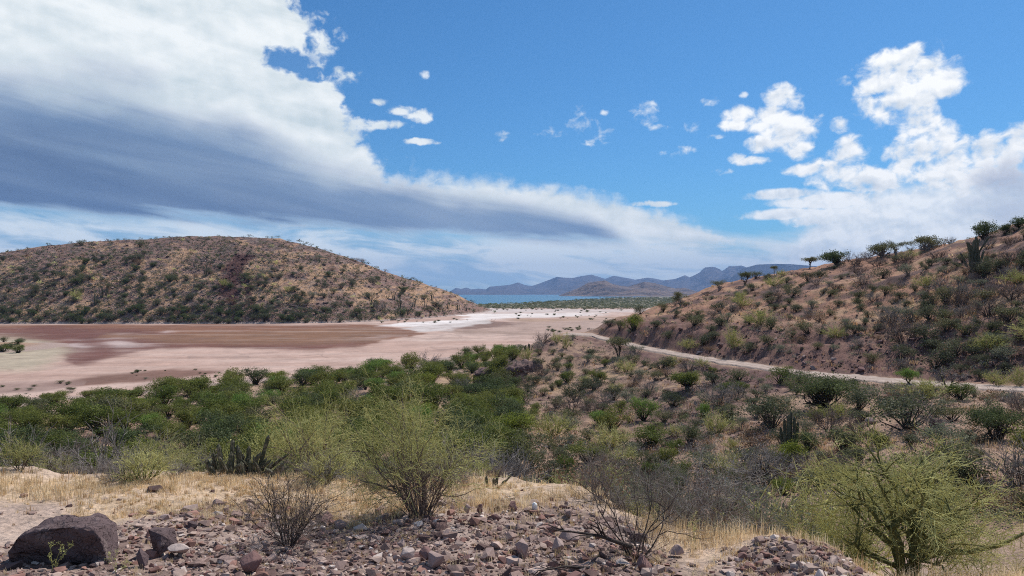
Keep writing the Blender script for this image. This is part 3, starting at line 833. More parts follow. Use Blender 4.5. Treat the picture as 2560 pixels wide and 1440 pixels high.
def build_flat():
    px = np.linspace(-1500, 2700, 1500); Y = np.concatenate([1 / np.linspace(1 / 52.0, 1 / 300.0, 330), 1 / np.linspace(1 / 302.0, 1 / 620.0, 70)])
    PX, YY = np.meshgrid(px, Y)
    X = (PX - HX) / F * YY
    Z = np.full(X.shape, FLAT)
    V, q = grid(X, YY, Z)
    x, y = V[:, 0], V[:, 1]
    # pattern of the drying mud; thought of in view coordinates of the flat as seen from the road, stretched over the real ground
    p_ = PX.ravel(); q_ = HY - F * FLAT / y
    wx = fbm(x * 0.03, y * 0.03, 71, 4); wy = fbm(x * 0.05, y * 0.025, 72, 4); fine = fbm(x * 0.22, y * 0.12, 73, 4); fi2 = fbm(x * 0.7, y * 0.4, 74, 3)
    P1 = p_ + wx * 55 + fine * 16; Q1 = q_ + (wy * 7 + fine * 2.6) * np.clip((q_ - 760) / 90, 0.12, 1.6)
    c = np.empty((len(V), 3)); c[:] = (0.52, 0.35, 0.285)
    c = lerp3(c, (0.59, 0.43, 0.36), sst(-0.2, 0.5, wy))
    red = (0.2, 0.11, 0.075); dark = (0.170, 0.076, 0.063); white = (0.80, 0.72, 0.68); green = (0.47, 0.385, 0.285)
    pinkw = (0.55, 0.43, 0.40)
    # broad bands
    c = lerp3(c, (0.240, 0.114, 0.072), poly_mask(P1, Q1, [(-1500, 812, 870), (0, 812, 868), (300, 811, 862), (600, 811, 870), (780, 811, 868), (900, 812, 860), (960, 815, 850), (1040, 824, 838), (1075, 829, 832)], 3))
    c = lerp3(c, dark, 0.9 * poly_mask(P1, Q1, [(-1500, 820, 860), (60, 820, 842), (120, 817, 880), (200, 818, 905), (300, 822, 890), (400, 830, 870), (560, 852, 868), (700, 850, 872), (860, 852, 864), (930, 852, 856)], 6))
    c = lerp3(c, (0.245, 0.132, 0.080), 0.8 * poly_mask(P1, Q1, [(240, 832, 842), (420, 838, 858), (700, 826, 862), (930, 820, 852), (1000, 828, 834)], 7))
    for b in ([(160, 846, 848), (200, 845, 854), (330, 846, 852), (400, 848, 849)], [(210, 833, 834), (300, 831, 836), (370, 832, 834)], [(395, 831, 832), (425, 827, 834), (460, 829, 830)], [(120, 866, 868), (190, 860, 871), (300, 858, 868), (420, 862, 864)], [(800, 850, 850), (900, 842, 847), (1000, 838, 842)]):
        c = lerp3(c, pinkw, 0.9 * poly_mask(P1, Q1, b, 2.5))
    st1 = fbm(x * 0.02, y * 0.16, 91, 4); st2 = fbm(x * 0.05 + 7, y * 0.5, 92, 4)
    c = lerp3(c, (0.30, 0.175, 0.135), 0.20 * sst(0.10, 0.42, st1 + 0.5 * st2)); c = lerp3(c, (0.60, 0.47, 0.41), 0.25 * sst(0.12, 0.42, -st1 + 0.5 * st2))
    # greenish fringe at the left
    gm = sst(1.0, 0.55, np.hypot((P1 - 10) / 175, (Q1 - 880) / 52))
    c = lerp3(c, green, gm)
    c = lerp3(c, dark, 0.8 * sst(0.35, 0.0, np.abs(np.hypot((P1 - 10) / 210, (Q1 - 875) / 50) - 1.12)) * sst(60, 130, P1) * sst(335, 250, P1) * sst(915, 890, Q1))
    # near shore: reddish strips
    c = lerp3(c, (0.23, 0.13, 0.10), 1.0 * poly_mask(P1, Q1, [(60, 962, 966), (170, 948, 965), (250, 935, 962), (380, 925, 950), (480, 922, 938), (560, 920, 926)], 5))
    c = lerp3(c, (0.34, 0.225, 0.19), 0.8 * poly_mask(P1, Q1, [(-1500, 990, 1010), (-40, 955, 985), (90, 952, 978), (200, 950, 960)], 6))
    # white crust in the middle distance and the brown shallows
    c = lerp3(c, (0.40, 0.285, 0.235), 0.7 * poly_mask(P1, Q1, [(1130, 812, 838), (1250, 806, 840), (1400, 800, 838), (2000, 790, 840)], 5))
    c = lerp3(c, (0.225, 0.14, 0.115), 0.9 * poly_mask(P1, Q1, [(1130, 806, 808), (1165, 802, 822), (1240, 803, 822), (1300, 806, 812), (1370, 808, 810)], 2))
    c = lerp3(c, (0.30, 0.20, 0.15), 0.8 * poly_mask(P1, Q1, [(1160, 824, 830), (1300, 832, 838), (1420, 836, 840)], 2))
    c = lerp3(c, white, poly_mask(P1, Q1, [(930, 818, 819), (1000, 806, 818), (1090, 801, 817), (1140, 799, 812), (1230, 796, 801), (1290, 797, 799)], 2))
    c = lerp3(c, (0.60, 0.525, 0.49), poly_mask(P1, Q1, [(1030, 819, 822), (1060, 816, 830), (1150, 808, 826), (1230, 800, 808)], 3))
    c = lerp3(c, white, 0.95 * poly_mask(P1, Q1, [(1130, 796, 797), (1180, 785, 800), (1280, 783, 794), (1380, 782, 792), (1500, 781, 788)], 2))
    c = lerp3(c, (0.62, 0.55, 0.52), 0.8 * poly_mask(P1, Q1, [(1150, 782, 783), (1220, 771, 782), (1400, 772, 781), (1700, 774, 780)], 2))
    c = lerp3(c, (0.36, 0.235, 0.15), 0.7 * poly_mask(P1, Q1, [(1200, 790, 791), (1330, 790, 803), (1480, 788, 802), (1600, 786, 800)], 3) * sst(-0.3, 0.4, wx))
    # winding tracks and damp lines
    for (pts, w, a) in (([(560, 880), (620, 885), (700, 878), (800, 872), (880, 872)], 1.2, 0.35), ([(800, 880), (815, 890), (835, 895), (830, 905)], 1.4, 0.5), ([(1070, 862), (1100, 868), (1150, 866), (1230, 866)], 1.6, 0.4), ([(480, 890), (570, 893), (640, 891)], 2.5, 0.4), ([(1080, 844), (1115, 838), (1150, 844)], 1.8, 0.4)):
        pa = np.array(pts, float); yy = np.interp(P1, pa[:, 0], pa[:, 1])
        c = lerp3(c, (0.27, 0.19, 0.165), a * np.exp(-((Q1 - yy) / w) ** 2) * (P1 > pa[0, 0]) * (P1 < pa[-1, 0]))
    lines = np.abs(fbm(x * 0.018 + 3, y * 0.06, 76, 4)); c = lerp3(c, (0.25, 0.165, 0.14), 0.35 * sst(0.05, 0.0, lines) * sst(60, 120, y))
    c *= (1 + 0.14 * fine + 0.12 * fi2)[:, None]
    # beach along the left hill
    g = Geo(); g.add(V, quads=q[:, ::-1], smooth=True)
    structure('salt_flat', g.mesh('salt_flat', [land_mat('dry_mud', (0.10, 0.12), 0.12, False)], cols=np.clip(c, 0.02, 0.9)))
build_flat()

# ----------------------------------------------------------------- far left hill
def hill_cols(x, y, z):
    px, Y = polar(x, y)
    py = HY - F * z / Y
    t = (z - FLAT) / 45
    n1 = fbm(x * 0.05, z * 0.16, 81, 4); n2 = fbm(x * 0.22, z * 0.55, 82, 4); n3 = fbm(x * 0.9, z * 1.6, 83, 3)
    c = np.empty((len(x), 3)); c[:] = (0.285, 0.175, 0.142)
    c = lerp3(c, (0.49, 0.30, 0.188), sst(-0.04, 0.30, n1 * 0.8 + n2 * 0.7 + 0.12 - np.abs(t - 0.4) * 0.5))
    c = lerp3(c, (0.165, 0.115, 0.10), sst(0.02, 0.42, -n2 + 0.4 * n3 + (t - 0.75) * 0.9))
    c = lerp3(c, (0.30, 0.225, 0.19), 0.8 * sst(0.1, 0.5, n3))
    # dark scree scar: a tongue from near the top that forks
    cx = np.interp(py, [630, 660, 700, 735, 770, 800], [608, 600, 575, 570, 580, 585]); wd = np.interp(py, [628, 640, 665, 700, 735, 770, 800], [8, 24, 30, 30, 20, 14, 4])
    m1 = sst(1.15, 0.65, np.abs(px + n2 * 22 - cx) / wd) * sst(628, 642, py) * sst(805, 775, py)
    cx2 = np.interp(py, [690, 730, 770], [612, 622, 628]); m2 = sst(1.2, 0.6, np.abs(px + n2 * 18 - cx2) / 13) * sst(688, 700, py) * sst(790, 750, py)
    c = lerp3(c, (0.105, 0.050, 0.046), np.clip(np.maximum(m1, m2) * 0.95, 0, 1))
    foot = sst(-11.0, -11.8, z)
    c = lerp3(c, (0.47, 0.37, 0.33), foot)
    return c

def build_hill():
    px = np.concatenate([np.linspace(-2400, -60, 200)[:-1], np.linspace(-60, 1240, 900)])
    t = np.concatenate([np.linspace(-0.03, 1.0, 280)[:-1], np.linspace(1.0, 2.0, 40)])
    PX, T = np.meshgrid(px, t)
    yb = np.interp(PX, LH[:, 0], LH[:, 1]); yc = np.interp(PX, LH[:, 0], LH[:, 2])
    YY = yb + (yc - yb) * T; X = (PX - HX) / F * YY
    Z = hill_z(X.ravel(), YY.ravel()).reshape(X.shape)
    V, q = grid(X, YY, Z)
    g = Geo(); g.add(V, quads=q[:, ::-1], smooth=True)
    structure('hill', g.mesh('hill', [M['hill']], cols=hill_cols(V[:, 0], V[:, 1], V[:, 2])))
build_hill()

# ----------------------------------------------------------------- water and far ranges
def build_water():
    m, S.nt = new_mat('sea_water')
    p = geom(); n = noise(p, 0.05, 4, 0.6); n2 = noise(p, 0.008, 3, 0.5)
    c = mixc(n2, (0.022, 0.125, 0.215), (0.036, 0.175, 0.255))
    surface(c, 0.28, bump(n, 0.25, 1.0), spec=0.4)
    a = np.linspace(-1, 1, 41); r = np.geomspace(400, 22000, 40)
    A, R = np.meshgrid(a * math.radians(80), r)
    V, q = grid(np.sin(A) * R, np.cos(A) * R, np.full(A.shape, SEA))
    g = Geo(); g.add(V, quads=q[:, ::-1]); structure('sea_water', g.mesh('sea_water', [m]))
build_water()

def mountain_mat(name, c1, c2, c3):
    m, S.nt = new_mat(name)
    p = geom(); n = noise(p, 0.006, 6, 0.62); n2 = noise(p, 0.02, 4, 0.6)
    c = mixc(step(0.4, 0.62, n), c1, c2); c = mixc(step(0.5, 0.72, n2) , c, c3)
    surface(c, 0.95, bump(n2 + n, 0.8, 40), spec=0.05); return m

def build_range(name, crest, yb, yc, mat, seed, amp=0.30, z0=SEA - 1):
    p = np.array(crest, float)
    px = np.arange(p[0, 0] - 3, p[-1, 0] + 3, 1.3)
    t = np.concatenate([np.linspace(0, 1, 90)[:-1], np.linspace(1, 1.9, 24)])
    PX, T = np.meshgrid(px, t)
    cp = np.interp(PX, p[:, 0], p[:, 1])
    wy = fbm(PX * 0.02, PX * 0, seed, 3)
    base = yb * (1 + 0.05 * wy); cy = yc * (1 + 0.10 * fbm(PX * 0.012, PX * 0 + 5, seed + 1, 3))
    YY = base + (cy - base) * T; X = (PX - HX) / F * YY
    zc = (HY - cp) / F * cy
    s = np.where(T <= 1, T ** 1.15, 1 - (T - 1) * 0.9)
    sc = 9.0 / yc
    rid = np.abs(fbm(X * sc * 0.55, YY * sc * 0.22, seed + 3, 5))
    rid2 = np.abs(fbm(X * sc * 2.0, YY * sc * 0.9, seed + 7, 4))
    h = np.maximum(zc - z0, 1)
    env = np.clip(T * 3, 0, 1) * np.clip(np.abs(1 - T) * 3.2, 0, 1)
    Z = z0 + h * s + h * env * (-(rid - 0.26) * amp * 2.2 - (rid2 - 0.22) * amp * 0.9)
    V, q = grid(X, YY, Z)
    g = Geo(); g.add(V, quads=q[:, ::-1], smooth=True); structure(name, g.mesh(name, [mat]))

RANGE = [(1118, 736), (1127, 727), (1140, 719.6), (1152, 722), (1167, 719), (1178, 723.5), (1197, 721.5), (1215, 723.5), (1224, 716.5), (1248, 714.5), (1275, 712), (1295, 706), (1314, 713), (1330, 715), (1353, 707), (1377, 698), (1392, 692), (1408, 694), (1431, 695), (1455, 690), (1478, 686.5), (1494, 691), (1513, 697), (1533, 689.5), (1549, 692), (1568, 695), (1588, 699), (1619, 694), (1635, 696), (1658, 701), (1689, 697), (1713, 688), (1724, 693), (1748, 684.5), (1763, 672.7), (1785, 667), (1799, 673), (1805, 678.6), (1822, 669), (1853, 669.6), (1900, 676), (2000, 690), (2200, 690), (2500, 700), (2800, 705), (3200, 720)]
MESA = [(1780, 735), (1800, 718), (1838, 686), (1857, 671), (1892, 661.5), (1939, 659.5), (1978, 660.5), (2000, 662), (2049, 666), (2150, 668), (2300, 676), (2500, 690), (2800, 712)]
CAPE = [(1385, 743), (1392, 741), (1412, 733), (1447, 719.6), (1470, 706.7), (1494, 703), (1513, 701), (1525, 708), (1549, 714), (1570, 716), (1588, 711), (1611, 704), (1638, 708), (1666, 716), (1689, 721), (1713, 720), (1744, 729), (1770, 725), (1800, 722), (1850, 728), (1950, 730), (2200, 738)]
build_range('mountains', RANGE, 8200, 12000, mountain_mat('haze_tinted_rock', (0.14, 0.130, 0.155), (0.07, 0.075, 0.105), (0.24, 0.19, 0.185)), 101, 0.45)  # part of the blue of distant haze is painted into the rock colour
build_range('mountains', MESA, 7000, 8600, mountain_mat('cloud_shaded_mesa', (0.070, 0.075, 0.105), (0.05, 0.056, 0.08), (0.10, 0.098, 0.12)), 131, 0.16)  # cloud shadow over the mesa is painted in as dark bluish rock
build_range('mountains', CAPE, 3000, 4200, mountain_mat('cape_rock', (0.22, 0.165, 0.150), (0.10, 0.088, 0.10), (0.30, 0.225, 0.19)), 151, 0.5)

# ----------------------------------------------------------------- the air
HAZE = 0.65e-4
def build_haze():
    x0, x1, y0, y1, z0, z1 = -14000, 14000, -600, 16000, -46, 640
    V = [(a, b, c) for c in (z0, z1) for b in (y0, y1) for a in (x0, x1)]
    q = [(0, 2, 3, 1), (4, 5, 7, 6), (0, 1, 5, 4), (2, 6, 7, 3), (0, 4, 6, 2), (1, 3, 7, 5)]
    m = bpy.data.materials.new('air'); m.use_nodes = True; nt = m.node_tree; nt.nodes.clear()
    v = nt.nodes.new('ShaderNodeVolumePrincipled'); o = nt.nodes.new('ShaderNodeOutputMaterial')
    v.inputs['Density'].default_value = HAZE; v.inputs['Color'].default_value = (0.35, 0.58, 1.0, 1); v.inputs['Anisotropy'].default_value = 0.0
    nt.links.new(v.outputs[0], o.inputs['Volume'])
    g = Geo(); g.add(V, quads=q); me = g.mesh('haze', [m]); structure('haze', me, 'stuff')
build_haze()
# ----------------------------------------------------------------- plants near the road
def R(seed): return np.random.default_rng(seed)

def twiggy(seed, h, spread, n, mats, dens=(5, 5, 5), r=0.012, wander=0.12, up=0.04, base=0.06, lean=None, low=0, leaf=None, fine=1.0, tips=None):
    """bush of many stems; returns [(part, mesh)]: stems, twigs and, if asked, leaves"""
    rng = R(seed); h = h * 0.76; n = max(4, int(n * 0.75)); dens = (dens[0], dens[1] - 1, max(3, dens[2] - 2)); low = int(low * 0.7)
    st = dict(n=n, spread=spread, length=h * 0.62, r=r, steps=6, wander=wander, up=up)
    if lean: st['lean'] = lean
    lv = [dict(n=dens[0], t0=0.25, ang=0.70, length=h * 0.40, r=r * 0.55, steps=5, wander=wander * 1.7, up=up),
          dict(n=dens[1], t0=0.15, ang=0.80, length=h * 0.25, r=r * 0.32 * fine, steps=4, wander=wander * 2.0, up=up * 0.6),
          dict(n=dens[2], t0=0.10, ang=0.85, length=h * 0.14, r=r * 0.20 * fine, steps=3, wander=wander * 2.2, up=up * 0.5)]
    L = grow(rng, st, lv, base)
    a, b = Geo(), Geo()
    tubes(a, *L[0], n=5, mi=0); tubes(a, *L[1], n=4, mi=0)
    tubes(b, *L[2], n=3, mi=0, tint=rng.uniform(0.75, 1.25, len(L[2][0]))); tubes(b, *L[3], n=3, mi=0, tint=rng.uniform(0.75, 1.25, len(L[3][0])))
    if low:
        L2 = grow(rng, dict(n=low, spread=spread * 1.35, length=h * 0.40, r=r * 0.45, steps=4, wander=wander * 1.4, up=up), [dict(n=5, t0=0.2, ang=0.7, length=h * 0.17, r=r * 0.25, steps=3, wander=wander * 1.5, up=0.0), dict(n=4, t0=0.2, ang=0.7, length=h * 0.09, r=r * 0.18, steps=2, wander=wander * 1.5, up=0.0)], base * 1.4)
        for k in range(3): tubes(a, *L2[k], n=3, mi=1 if len(mats) > 2 else 0)
    parts = [('stems', a.mesh('stems', [mats[0]] + ([mats[2]] if len(mats) > 2 else []))), ('twigs', b.mesh('twigs', [mats[1]]))]
    if leaf:
        m, cnt, size = leaf
        g = Geo(); P1 = L[3][1]; i = rng.integers(0, len(P1), cnt)
        leaves(g, rng, P1[i] + rng.normal(size=(cnt, 3)) * size * 1.2, size, 2.4, tint=rng.uniform(0.7, 1.3, cnt))
        parts.append(('foliage', g.mesh('foliage', [m])))
    return parts

def spot(px, py, dY=0.0):
    x, y, z = hit([px], [py]); y = float(y[0]) + dY; x = (px - HX) / F * y
    return (x, y, float(ground(np.array([x]), np.array([y]))[0]))
def at(px, Y):
    x = (px - HX) / F * Y
    return (x, Y, float(ground(np.array([x]), np.array([Y]))[0]))

G_BUSH = 'twiggy bushes on the stony shelf'
p = spot(1050, 1288)
thing('palo_verde_bush', p, 'tall fan-shaped green bush with a dark tangle of stems at its foot', 'bush', G_BUSH,
      twiggy(1, 2.45, 0.56, 21, (M['brownwood'], M['paloleaf'], M['brownwood']), (5, 6, 8), 0.0135, 0.11, 0.05, 0.12, low=80, fine=1.0, leaf=(M['paloleaf'], 2600, 0.016)))
p = at(790, 18.2)
thing('palo_verde_bush', p, 'broad airy yellow-green bush behind the dry grass, left of the tall fan-shaped one', 'bush', G_BUSH,
      twiggy(2, 3.4, 0.50, 15, (M['brownwood'], M['paloleaf'], M['greywood']), (5, 6, 8), 0.020, 0.11, 0.05, 0.16, low=60, fine=0.9, leaf=(M['paloleaf'], 2200, 0.022)))
p = spot(722, 1362)
thing('creosote_bush', p, 'dark open bush of thin blackish stems among the stones right of the boulders', 'bush', G_BUSH,
      twiggy(3, 1.45, 0.80, 24, (M['wood'], M['brownwood'], M['greywood']), (5, 5, 5), 0.0085, 0.13, 0.03, 0.08, low=36, leaf=(M['olive'], 2600, 0.014)))
p = spot(1592, 1400)
thing('bare_shrub', p, 'sparse leafless shrub with long black forked stems over a fallen branch', 'shrub', G_BUSH,
      twiggy(4, 1.75, 0.60, 9, (M['wood'], M['brownwood'], M['brownwood']), (4, 4, 5), 0.0105, 0.15, 0.03, 0.06, low=20))
for k, (px, Y, h, n, sd, lab, m2) in enumerate((
        (1700, 10.9, 1.6, 16, 5, 'pale grey leafless shrub just behind the black forked one', 'greywood'),
        (1768, 10.6, 1.95, 12, 6, 'tallest pale leafless shrub, its bleached twigs over the grass tip', 'palewood'),
        (1842, 11.2, 1.6, 12, 7, 'grey leafless shrub right of the tallest pale one', 'greywood'),
        (1500, 12.6, 1.3, 14, 8, 'low grey tangle of twigs where the straw meets the stones', 'greywood'))):
    thing('bare_shrub', at(px, Y), lab, 'shrub', 'leafless shrubs at the lip of the shelf', twiggy(sd, h, 0.75, n, (M['brownwood'], M[m2], M['greywood']), (5, 5, 5), 0.008, 0.14, 0.03, 0.09, low=24))
thing('green_shrub', at(1625, 13.6), 'loose grey-green shrub rising behind the leafless ones', 'shrub', 'leafless shrubs at the lip of the shelf',
      twiggy(9, 1.75, 0.72, 18, (M['brownwood'], M['sage'], M['greywood']), (5, 6, 7), 0.011, 0.12, 0.04, 0.12, low=30, leaf=(M['sage'], 3200, 0.028)))
thing('green_shrub', at(1720, 14.2), 'second grey-green shrub, lower and right of the loose one', 'shrub', 'leafless shrubs at the lip of the shelf',
      twiggy(10, 1.45, 0.80, 16, (M['brownwood'], M['sage'], M['greywood']), (5, 6, 6), 0.010, 0.12, 0.04, 0.12, low=30, leaf=(M['olive'], 2600, 0.028)))
G_L = 'shrubs behind the straw on the left'
thing('green_shrub', spot(50, 1176), 'green wispy shrub on a short dark trunk at the left edge', 'shrub', G_L,
      twiggy(11, 1.02, 0.85, 12, (M['wood'], M['paloleaf'], M['greywood']), (6, 6, 6), 0.012, 0.13, 0.03, 0.05, leaf=(M['olive'], 2600, 0.022)))
thing('bare_shrub', at(142, 17.2), 'grey leafless shrub between the green wispy one and the pale rock', 'shrub', G_L,
      twiggy(12, 1.05, 0.85, 14, (M['wood'], M['greywood'], M['greywood']), (5, 5, 5), 0.009, 0.15, 0.03, 0.07, low=24))
thing('bare_shrub', at(258, 18.6), 'brown leafless thicket behind the pale rock', 'shrub', G_L,
      twiggy(13, 1.30, 0.95, 18, (M['brownwood'], M['brownwood'], M['brownwood']), (5, 5, 5), 0.009, 0.15, 0.03, 0.2, low=30))
thing('palo_verde_bush', at(412, 18.2), 'cream and yellow-green twiggy bush left of the dark cactus clump', 'bush', G_L,
      twiggy(14, 1.85, 0.95, 20, (M['greywood'], M['paloleaf'], M['greywood']), (6, 6, 7), 0.011, 0.13, 0.02, 0.16, low=46, leaf=(M['paloleaf'], 1600, 0.02)))
thing('bare_shrub', at(500, 20.0), 'greyish dry shrub between the cream bush and the cactus clump', 'shrub', G_L,
      twiggy(15, 1.7, 0.85, 14, (M['brownwood'], M['greywood'], M['greywood']), (5, 5, 5), 0.009, 0.14, 0.03, 0.12, low=20))
thing('green_shrub', at(655, 21.0), 'grey-green feathery shrub behind the cactus clump', 'shrub', G_L,
      twiggy(16, 2.5, 0.75, 16, (M['brownwood'], M['paloleaf'], M['greywood']), (5, 6, 7), 0.013, 0.12, 0.03, 0.12, low=20))
thing('bare_shrub', at(905, 18.5), 'grey leafless shrub tucked between the two yellow-green bushes', 'shrub', G_L,
      twiggy(17, 1.5, 0.85, 14, (M['wood'], M['greywood'], M['greywood']), (5, 5, 5), 0.010, 0.15, 0.03, 0.1, low=26))
thing('bare_shrub', at(-70, 17.5), 'grey leafless shrub left of the green wispy one', 'shrub', G_L,
      twiggy(18, 1.1, 0.85, 14, (M['wood'], M['greywood'], M['greywood']), (5, 5, 5), 0.009, 0.15, 0.03, 0.07, low=24))
def snag(seed, h, n=1):
    rng = R(seed)
    L = grow(rng, dict(n=n, spread=0.25, length=h, r=h * 0.022, steps=8, wander=0.16, up=0.03, tip=0.3), [dict(n=6, t0=0.45, ang=0.9, length=h * 0.34, r=h * 0.010, steps=4, wander=0.22, up=0.03), dict(n=3, t0=0.3, ang=0.8, length=h * 0.14, r=h * 0.005, steps=3, wander=0.2, up=0.0)], 0.03)
    g = Geo()
    for l in L: tubes(g, *l, n=5)
    return g.mesh('snag', [M['palewood']])
single('dead_snag', snag(1, 1.5), at(88, 20.5), 'bleached dead snag leaning above the shrubs at the left', 'snag')
single('dead_snag', snag(2, 1.6), at(1330, 33.0), 'bleached dead snag with curling twigs in the middle of the wash', 'snag')

# the palo verde at the lower right corner
def palo_tree():
    rng = R(21)
    st = dict(n=4, spread=0.55, length=0.84, r=0.062, steps=7, wander=0.09, up=0.03, tip=0.6)
    lv = [dict(n=6, t0=0.18, ang=0.85, length=0.90, r=0.030, steps=7, wander=0.20, up=0.03, tip=0.4),
          dict(n=6, t0=0.2, ang=0.75, length=0.52, r=0.012, steps=6, wander=0.24, up=0.03),
          dict(n=6, t0=0.15, ang=0.7, length=0.34, r=0.0055, steps=4, wander=0.26, up=0.02),
          dict(n=5, t0=0.1, ang=0.8, length=0.16, r=0.0030, steps=2, wander=0.15, up=0.01)]
    L = grow(rng, st, lv, 0.07)
    a, b, c = Geo(), Geo(), Geo()
    tubes(a, *L[0], n=8); tubes(b, *L[1], n=6); tubes(b, *L[2], n=4)
    # long low limb to the right
    P = np.array([[0.05, 0, 0.25], [0.35, -0.05, 0.36], [0.7, -0.1, 0.36], [1.05, -0.12, 0.42], [1.4, -0.1, 0.55], [1.75, -0.05, 0.66]])
    rr = np.array([0.05, 0.042, 0.034, 0.026, 0.018, 0.010])
    tubes(b, P[:-1], P[1:], rr[:-1], rr[1:], 7)
    q0 = np.repeat(P[2:], 16, 0) + rng.normal(size=(64, 3)) * 0.02; q1 = q0 + unit(rng.normal(size=(64, 3)) + [0.3, 0, 0.7]) * rng.uniform(0.1, 0.3, (64, 1)); q2 = np.repeat(q1, 4, 0); q3 = q2 + unit(rng.normal(size=(256, 3)) + [0.2, 0, 0.3]) * rng.uniform(0.05, 0.16, (256, 1))
    tubes(c, q0, q1, 0.005, 0.003, 3); tubes(c, q2, q3, 0.003, 0.002, 3)
    tubes(c, *L[3], n=3, tint=rng.uniform(0.75, 1.2, len(L[3][0]))); tubes(c, *L[4], n=3, tint=rng.uniform(0.75, 1.25, len(L[4][0])))
    i_ = rng.integers(0, len(L[4][1]), 9000); leaves(c, rng, L[4][1][i_] + rng.normal(size=(9000, 3)) * 0.02, 0.013, 2.6, tint=rng.uniform(0.8, 1.25, 9000))
    L2 = grow(rng, dict(n=14, spread=1.25, length=0.9, r=0.008, steps=5, wander=0.13, up=0.03), [dict(n=7, t0=0.2, ang=0.7, length=0.4, r=0.005, steps=4, wander=0.15, up=0.02), dict(n=7, t0=0.1, ang=0.6, length=0.18, r=0.003, steps=2, wander=0.15, up=0.0)], 0.3)
    for l in L2: tubes(c, *l, n=3, tint=rng.uniform(0.75, 1.2, len(l[0])))
    return [('trunk', a.mesh('trunk', [M['palobark']])), ('branches', b.mesh('branches', [M['palobark']])), ('twigs', c.mesh('twigs', [M['paloleaf']]))]
thing('palo_verde_tree', at(2268, 10.0), 'spreading palo verde with a forked olive trunk and thin green twigs', 'tree', None, palo_tree(), rz=0.2, sc=(1.28, 1.2, 1.06))
thing('palo_verde_bush', at(2085, 10.6), 'low yellow-green bush at the left foot of the spreading palo verde', 'bush', G_BUSH,
      twiggy(22, 1.25, 0.95, 16, (M['palobark'], M['paloleaf'], M['brownwood']), (5, 6, 8), 0.010, 0.13, 0.02, 0.12, low=20))
thing('palo_verde_bush', at(2470, 11.2), 'yellow-green bush right of the spreading palo verde, at the frame edge', 'bush', G_BUSH,
      twiggy(23, 1.5, 0.95, 16, (M['palobark'], M['paloleaf'], M['brownwood']), (5, 6, 8), 0.010, 0.13, 0.02, 0.12, low=20))
thing('green_shrub', at(1950, 13.5), 'pale green shrub behind the gravel heap', 'shrub', None,
      twiggy(24, 1.9, 0.8, 16, (M['brownwood'], M['sage'], M['greywood']), (5, 6, 6), 0.011, 0.12, 0.03, 0.12, low=20, leaf=(M['olive'], 2200, 0.026)))
thing('palo_verde_bush', at(2700, 11.0), 'yellow-green bush outside the right frame edge beside the road verge', 'bush', G_BUSH,
      twiggy(25, 1.8, 0.95, 14, (M['palobark'], M['paloleaf'], M['brownwood']), (5, 6, 7), 0.010, 0.13, 0.02, 0.12))

# ----------------------------------------------------------------- cacti
def clump(seed, n, w, d, h0, h1, r, lean=0.25):
    rng = R(seed); cols = []
    for k in range(n):
        x = rng.uniform(-w / 2, w / 2); y = rng.uniform(-d / 2, d / 2)
        h = rng.uniform(h0, h1) * (1 - 0.5 * abs(x) / (w / 2 + 1e-6)); e = rng.uniform(0.7, 1.15)
        cols.append((x, y, h, r * e, lean * h * (x / w * 2 + rng.normal() * 0.4), rng.normal() * 0.12 * h, rng.normal() * 0.12 * h))
    return cactus(rng, cols, 8).mesh('cactus', [M['cactus']])
def cact(name, me, loc, lab, group=None, rz=0.0): return single(name, me, loc, lab, 'cactus', group, rz)
CG = 'dark columnar cacti'
rng = R(31)
big = [(-0.62, 0, .42, .045, -.10, 0, 0), (-.50, .1, .55, .05, -.12, 0, 0), (-.36, 0, .78, .055, -.10, 0, 0), (-.24, .15, .86, .05, .03, 0, 0), (-.17, -.1, .62, .055, .02, 0, 0), (-.05, .1, .52, .05, .08, 0, 0),
       (.05, -.05, .66, .05, -.04, 0, 0), (.12, .12, .70, .05, .03, 0, 0), (.22, 0, .58, .055, .12, 0, .1), (.33, .05, .40, .05, .22, 0, .1), (.30, .2, .95, .045, .25, 0, 0), (.50, 0, .35, .045, .15, 0, .05), (.45, .1, .52, .05, .45, 0, .12),
       (-.42, -.2, .34, .05, -.16, 0, 0), (.0, -.2, .38, .055, .05, 0, 0), (.18, -.22, .42, .05, -.08, 0, 0), (-.1, .25, .7, .05, -.05, 0, 0), (.62, .1, .3, .045, .2, 0, .1)]
for q_ in range(24):
    u_ = rng.uniform(-0.75, 0.85); big.append((u_, rng.uniform(-.3, .3), rng.uniform(0.22, 0.6) * (1 - 0.4 * abs(u_)), rng.uniform(.032, .046), rng.normal() * .12 + u_ * .15, rng.normal() * .1, rng.normal() * .08))
cact('columnar_cactus', cactus(rng, [(a, b, c * 0.90, d * 1.0, e, f, g) for a, b, c, d, e, f, g in big], 8).mesh('cactus', [M['cactus']]), spot(600, 1188), 'largest dark cactus clump in the straw, its fat arms bent outward', CG)
cact('columnar_cactus', clump(32, 9, 0.6, 0.3, 0.3, 0.5, 0.042, 0.6), spot(695, 1180), 'low leaning cactus clump just right of the largest one', CG)
cact('columnar_cactus', cactus(rng, [(-.16, 0, .24, .028, -.02, 0, 0), (-.02, 0, .2, .032, -.01, 0, 0), (.02, .05, .22, .03, .02, 0, 0), (.08, 0, .16, .028, .12, 0, 0), (.1, .04, .24, .024, .22, 0, 0)], 8).mesh('cactus', [M['cactus']]), spot(1238, 1216), 'tiny cactus of five thin arms alone in the pale straw', CG)
cact('columnar_cactus', clump(33, 22, 1.35, 0.5, 0.2, 0.46, 0.035, 0.3), at(1288, 18.6), 'long low row of short cactus arms behind the pale straw', CG)
cact('columnar_cactus', clump(34, 6, 0.55, 0.3, 0.7, 1.05, 0.055, 0.06), at(1566, 17.5), 'upright cactus columns half hidden behind the grey-green shrub', CG)
